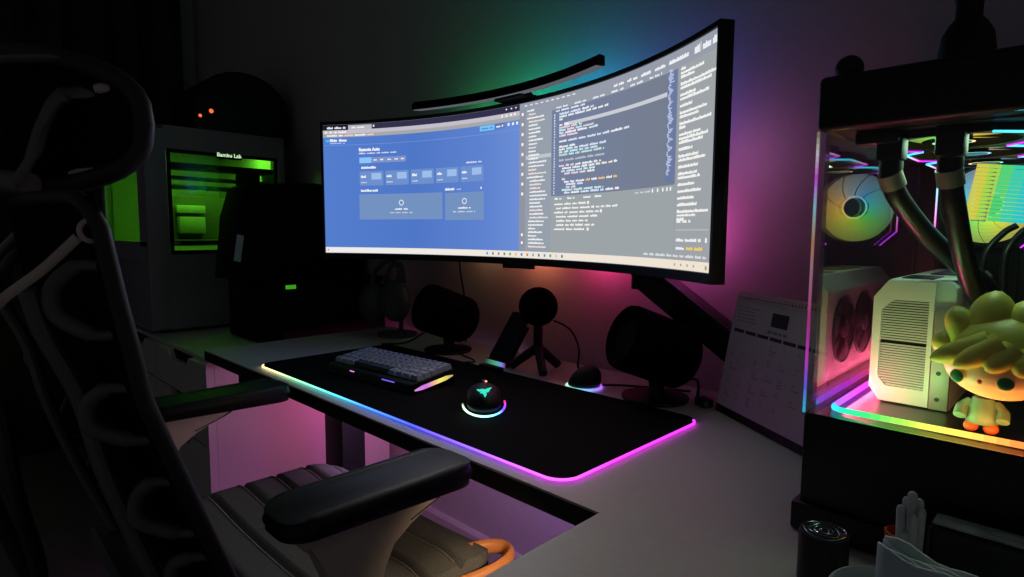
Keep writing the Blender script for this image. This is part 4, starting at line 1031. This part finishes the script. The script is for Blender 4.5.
# column and star base (below the frame of the photo)
b = MB(); b.cyl((CX, .38, .10), (CX, .38, .41), .028, seg=20); b.build('gas_column', M['black'], ch)
for k in range(5):
    a = 2*PI*k/5+.3; d = Vector((math.cos(a), math.sin(a), 0))
    b = MB(); b.tube([Vector((CX, .38, .11))+d*.02, Vector((CX, .38, .085))+d*.17, Vector((CX, .38, .07))+d*.29], [.03, .022, .016], 10); b.build('base_arm', M['grey'], ch)
    b = MB(); p = Vector((CX, .38, .0305))+d*.29; s_ = Vector((-d.y, d.x, 0)); b.cyl(p-s_*.02, p+s_*.02, .03, seg=20); b.cyl(p, p+Vector((0, 0, .04)), .008, seg=8); b.build('caster', M['black'], ch)
# armrests
def armrest(xc, sgn, dy=0):
    b = MB()
    outl = rrect(xc-.047, xc+.047, .245, .505, .032, 6)
    n = len(outl); cx, cy = xc, .375
    rows = []
    for z, k in ((.730, .88), (.733, .95), (.742, .99), (.752, 1.0), (.760, .97), (.764, .90), (.765, .7)):
        rows.append([(cx+(x-cx)*k, cy+(y-cy)*(k if k > .9 else .9+.1*k)+0*z, z-(.010*((y-cy)/.13)**2 if z > .745 else .004*((y-cy)/.13))) for x, y in outl])
    V = b.grid(rows, closed_u=True); n0 = len(b.b.faces); b.b.faces.new(list(reversed(V[0]))); b.b.faces.new(V[-1]); b._grab(n0)
    b.build('armrest_pad', M['pad'], ch, smooth=50)
    b = MB()
    pr = [(.262, .7295), (.490, .7295), (.462, .718), (.410, .701), (.382, .682), (.368, .655), (.362, .60), (.358, .52), (.318, .52), (.316, .60), (.312, .66), (.300, .69), (.275, .71)]
    pr = [(y+dy, z) for y, z in pr]; b.prism(pr, xc-.018, xc+.018, Matrix(((0, 0, 1, 0), (1, 0, 0, 0), (0, 1, 0, 0), (0, 0, 0, 1))), .006, 3); b.build('armrest_support', M['beige'], ch, smooth=40)
    b = MB(); b.tube([(xc, .478+dy, .7245), (xc, .462+dy, .7165), (xc, .436+dy, .7080), (xc, .411+dy, .6995)], .019, 10, flat=.16, up=(0, 0, 1)); b.build('armrest_clip', M['black'], ch)
    b = MB(); b.tube(bez([(xc, .345+dy, .525), (xc, .345+dy, .50), (xc-sgn*.05, .345, .474), (xc-sgn*.20, .345, .468)], 6), .024, 12, flat=.7); b.build('armrest_bracket', M['grey'], ch)
armrest(-.598, 1); armrest(-1.135, -1, -.08)
# backrest: a mesh panel in a frame, curved in plan and reclined
prof_y = [(.58, .255), (.62, .238), (.695, .208), (.79, .176), (.90, .140), (.99, .126), (1.068, .116), (1.10, .110)]
def by(z):
    for (z0_, y0_), (z1_, y1_) in zip(prof_y, prof_y[1:]):
        if z <= z1_: return y0_+(y1_-y0_)*(z-z0_)/(z1_-z0_)
    return prof_y[-1][1]
def hw(z):                                                # half width of the back
    return .255 if z < .95 else .255-.02*((z-.95)/.14)
def bp(u, z, off=0): return Vector((CX+u*hw(z), by(z)-.035*(1-u*u)+off, z))
zl, zh = .60, 1.085
b = MB(); rows = [[bp(-1+2*j/20, zl+(zh-zl)*i/24) for j in range(21)] for i in range(25)]; b.grid(rows); o = b.build('back_mesh', M['mesh'], ch)
md = o.modifiers.new('weave_thickness', 'SOLIDIFY'); md.thickness = .004
loop = []
zr = zh-.03
for i in range(25): loop.append(bp(1.0, zl+.02+(zr-zl-.02)*i/24))
loop += [bp(.96, zh-.012), bp(.90, zh-.002)]
loop += [bp(.85-1.7*j/20, zh) for j in range(21)]
loop += [bp(-.90, zh-.002), bp(-.96, zh-.012)]
for i in range(25): loop.append(bp(-1.0, zr-(zr-zl-.02)*i/24))
loop += [bp(-.85+1.7*j/20, zl) for j in range(21)]
b = MB(); b.tube(loop, .0075, 10, closed=True, flat=1); b.build('back_frame', M['frame'], ch)
for s_ in (1, -1):
    xi = CX+s_*.18
    zz = [(.60, .195), (.66, .172), (.736, .146), (.82, .122), (.894, .107), (.96, .083), (1.0, .074)]
    b = MB(); b.tube(bez([(xi, y-.004, z) for z, y in zz], 6), .017, 10, flat=.45, up=(0, 1, 0)); b.build('inner_frame', M['grey'], ch)
    for za, zb_ in ((1.022, .957), (.905, .850), (.803, .742), (.712, .665)):
        xo = CX+s_*.212; ya, yb_ = by(za)-.010, by(zb_)-.010; zm = (za+zb_)/2; ym = (ya+yb_)/2-.030
        b = MB(); b.tube(bez([(xo+s_*.012, ya+.006, za), (xo, ya-.010, za-.001), (xo-s_*.014, ym, zm+.012), (xo-s_*.014, ym+.001, zm-.012), (xo, yb_-.010, zb_+.001), (xo+s_*.012, yb_+.006, zb_)], 6), [.0052]*6+[.0075]*19+[.0052]*6, 10); b.build('flex_bracket', M['grey'], ch)
b = MB(); b.tube(bez([(CX, .165, .46), (CX, .10, .56), (CX, .055, .68), (CX, .025, .82), (CX, .02, .95), (CX, .02, 1.06)], 6), .03, 12, flat=.5, up=(0, 1, 0)); b.build('spine', M['grey'], ch)
for s_ in (1, -1):
    b = MB(); b.tube(bez([(CX+s_*.02, .06, .60), (CX+s_*.06, .075, .67), (CX+s_*.09, .058, .78), (CX+s_*.09, .05, .88)], 6), .020, 10, flat=.4, up=(0, 1, 0)); b.build('spine_wing', M['frame'], ch)
# headrest bar with ring ends
for s_ in (1, -1):
    xo = CX+s_*.232; rc_ = Vector((xo, .1125, 1.054))
    b = MB(); b.tube(bez([rc_+Vector((-s_*.004, -.010, -.006)), (xo-s_*.016, .078, 1.020), (xo-s_*.034, .046, .988), (xo-s_*.12, .022, .93)], 6), .0045, 10, flat=.5, up=(1, 0, 0)); b.build('support_bar', M['beige'], ch)
    b = MB(); b.tube([rc_+Vector((s_*.002, .0095*math.cos(a), .0095*math.sin(a))) for a in [2*PI*k/20 for k in range(20)]], .0024, 8, closed=True); b.build('bar_ring', M['beige'], ch)
# headrest
def hp(u, v, off=0):                                       # u -1..1 across, v -1..1 up
    x = CX+u*.150; y = .178-.105*(1-u*u)-.01*v*v+off
    return Vector((x, y, 1.165+v*.072-.018*(1-u*u)*0))
b = MB(); loop = []
for k in range(48):
    a = 2*PI*k/48; cu_, su_ = math.cos(a), math.sin(a)
    u = math.copysign(abs(cu_)**.62, cu_); v = math.copysign(abs(su_)**.62, su_); loop.append(hp(u, v))
b.tube(loop, .010, 10, closed=True); b.build('headrest_frame', M['frame'], ch)
b = MB(); rows = []
for i in range(13):
    v = -.98+1.96*i/12; m2 = (1-abs(v)**3.2)**(1/3.2) if abs(v) < 1 else 0
    rows.append([hp((-1+2*j/20)*m2, v, .003) for j in range(21)])
b.grid(rows); o = b.build('headrest_mesh', M['mesh'], ch); md = o.modifiers.new('weave_thickness', 'SOLIDIFY'); md.thickness = .004
for s_ in (1, -1):
    b = MB(); b.tube(bez([(CX+s_*.115, .142, 1.199), (CX+s_*.105, .115, 1.19), (CX+s_*.10, .10, 1.16), (CX+s_*.105, .09, 1.13), (CX+s_*.10, .075, 1.10)], 6), [.008]*5+[.016]*14+[.012]*6, 12, flat=.4, up=(0, 1, 0)); b.build('headrest_holder', M['grey'], ch)
    for q in ([(CX+s_*.12, .142, 1.20), (CX+s_*.128, .158, 1.203)], [(CX+s_*.10, .12, 1.112), (CX+s_*.12, .146, 1.116)]):
        b = MB(); b.tube(bez(q, 4), [.004]+[.006]*3+[.003], 10); b.build('holder_pin', M['beige'], ch)
b = MB(); b.tube([hp(.1+.68*k/10, .86, -.010) for k in range(11)], [.002]+[.007]*9+[.002], 10, flat=.6); b.build('headrest_highlight', M['grey'], ch)  # pale tube painting the highlight along the headrest's top edge
b = MB(); b.tube(bez([(CX, .02, 1.02), (CX, .03, 1.08), (CX, .055, 1.13)], 6), .022, 12, flat=.6); b.tube([(CX-.105, .085, 1.10), (CX, .05, 1.11), (CX+.105, .085, 1.10)], .012, 10); b.build('headrest_stem', M['grey'], ch)

# ------------------------------------------------------------------ light
wy = 1.075
def wl(name, x, z, col, e, s=.10, tgt=None):
    tg = tgt or (x, WY, z)
    return lamp('AREA', name, (x, wy, z), e, col, s, target=tg)
def WL(x, z, col, e, sz=.07, y=1.085, tilt=0): lamp('AREA', 'monitor_backlight', (x, y, z), e, col, sz, target=(x, WY, z+tilt))
WL(-1.24, 1.28, (.06, 1, .25), .12, tilt=.05)
WL(-1.05, 1.29, (.02, 1, .42), .26, tilt=.05)
WL(-.86, 1.29, (.02, .50, 1), .36, tilt=.05)
WL(-.66, 1.27, (.12, .12, 1), .18, tilt=.04, y=1.07)
WL(-.50, 1.20, (.80, .24, .72), .055, y=1.03)
WL(-.60, 1.06, (.85, .10, .55), .16, y=1.07)
WL(-.82, 1.03, (1, .05, .26), .24)
WL(-1.02, 1.03, (1, .27, .14), .15)
WL(-1.22, 1.04, (1, .5, .25), .04)
# the light bar, dimmed
lamp('AREA', 'light_bar_light', (-.90, .920, 1.350), .32, (1, .90, .80), .42, target=(-.55, .42, .74), sy=.02, spread=1.5)
# inside the computer: strip on the floor, fans at the top
lamp('AREA', 'case_strip_light', (-.135, .671, FZ+.008), .10, (.38, 1, .30), .085, target=(-.135, .75, .95), sy=.005)
lamp('AREA', 'case_strip_light', (-.045, .671, FZ+.008), .055, (1, .36, .07), .08, target=(-.06, .72, .93), sy=.005)
lamp('AREA', 'case_strip_light', (-.186, .86, FZ+.0075), .85, (1, .12, .24), .30, target=(-.106, .86, FZ+.068), sy=.005)
lamp('AREA', 'case_fan_light', (-.10, .76, 1.143), .20, (.55, 1, .62), .10, target=(-.10, .74, .9), sy=.12)
# strip under the desk
lamp('AREA', 'under_desk_strip', (-1.50, .99, .56), .42, (1, .10, .42), .3, target=(-1.75, .87, .50), sy=.05)
lamp('AREA', 'under_desk_strip', (-1.00, .84, .67), .70, (.85, .44, .84), .5, target=(-1.7, .82, .25), sy=.05)
lamp('AREA', 'under_desk_strip', (-.75, .88, .67), 1.5, (.60, .26, .90), .4, target=(-.95, 1.2, .15), sy=.05)
lamp('AREA', 'under_desk_strip', (-.40, .53, .690), .15, (1, .70, .42), .08, target=(-.62, .565, .57), sy=.02, spread=1.9)
w = bpy.data.worlds.new('World'); S.world = w; w.use_nodes = True
w.node_tree.nodes['Background'].inputs[0].default_value = (.9, .9, 1, 1); w.node_tree.nodes['Background'].inputs[1].default_value = .032

# ------------------------------------------------------------------ camera and view
cam = bpy.data.cameras.new('Camera'); co = bpy.data.objects.new('Camera', cam); COL.objects.link(co)
yw, pt, rl = math.radians(44.65), math.radians(5.4), math.radians(.3)
F_ = Vector((-math.sin(yw)*math.cos(pt), math.cos(yw)*math.cos(pt), -math.sin(pt))); Rt = Vector((math.cos(yw), math.sin(yw), 0)); Up = Rt.cross(F_)
Rr_ = Rt*math.cos(rl)+Up*math.sin(rl); Ur_ = -Rt*math.sin(rl)+Up*math.cos(rl)
mw = Matrix((Rr_, Ur_, -F_)).transposed().to_4x4(); mw.translation = (0, 0, 1.054); co.matrix_world = mw
cam.sensor_width = 36; cam.lens = 590/1024*36; cam.clip_start = .01
S.camera = co
S.view_settings.view_transform = 'Standard'; S.view_settings.look = 'None'; S.view_settings.gamma = 1; S.view_settings.exposure = 0
S.view_settings.use_curve_mapping = False
S.cycles.max_bounces = 10; S.cycles.transparent_max_bounces = 16; S.cycles.use_denoising = True
S.cycles.sample_clamp_indirect = 4
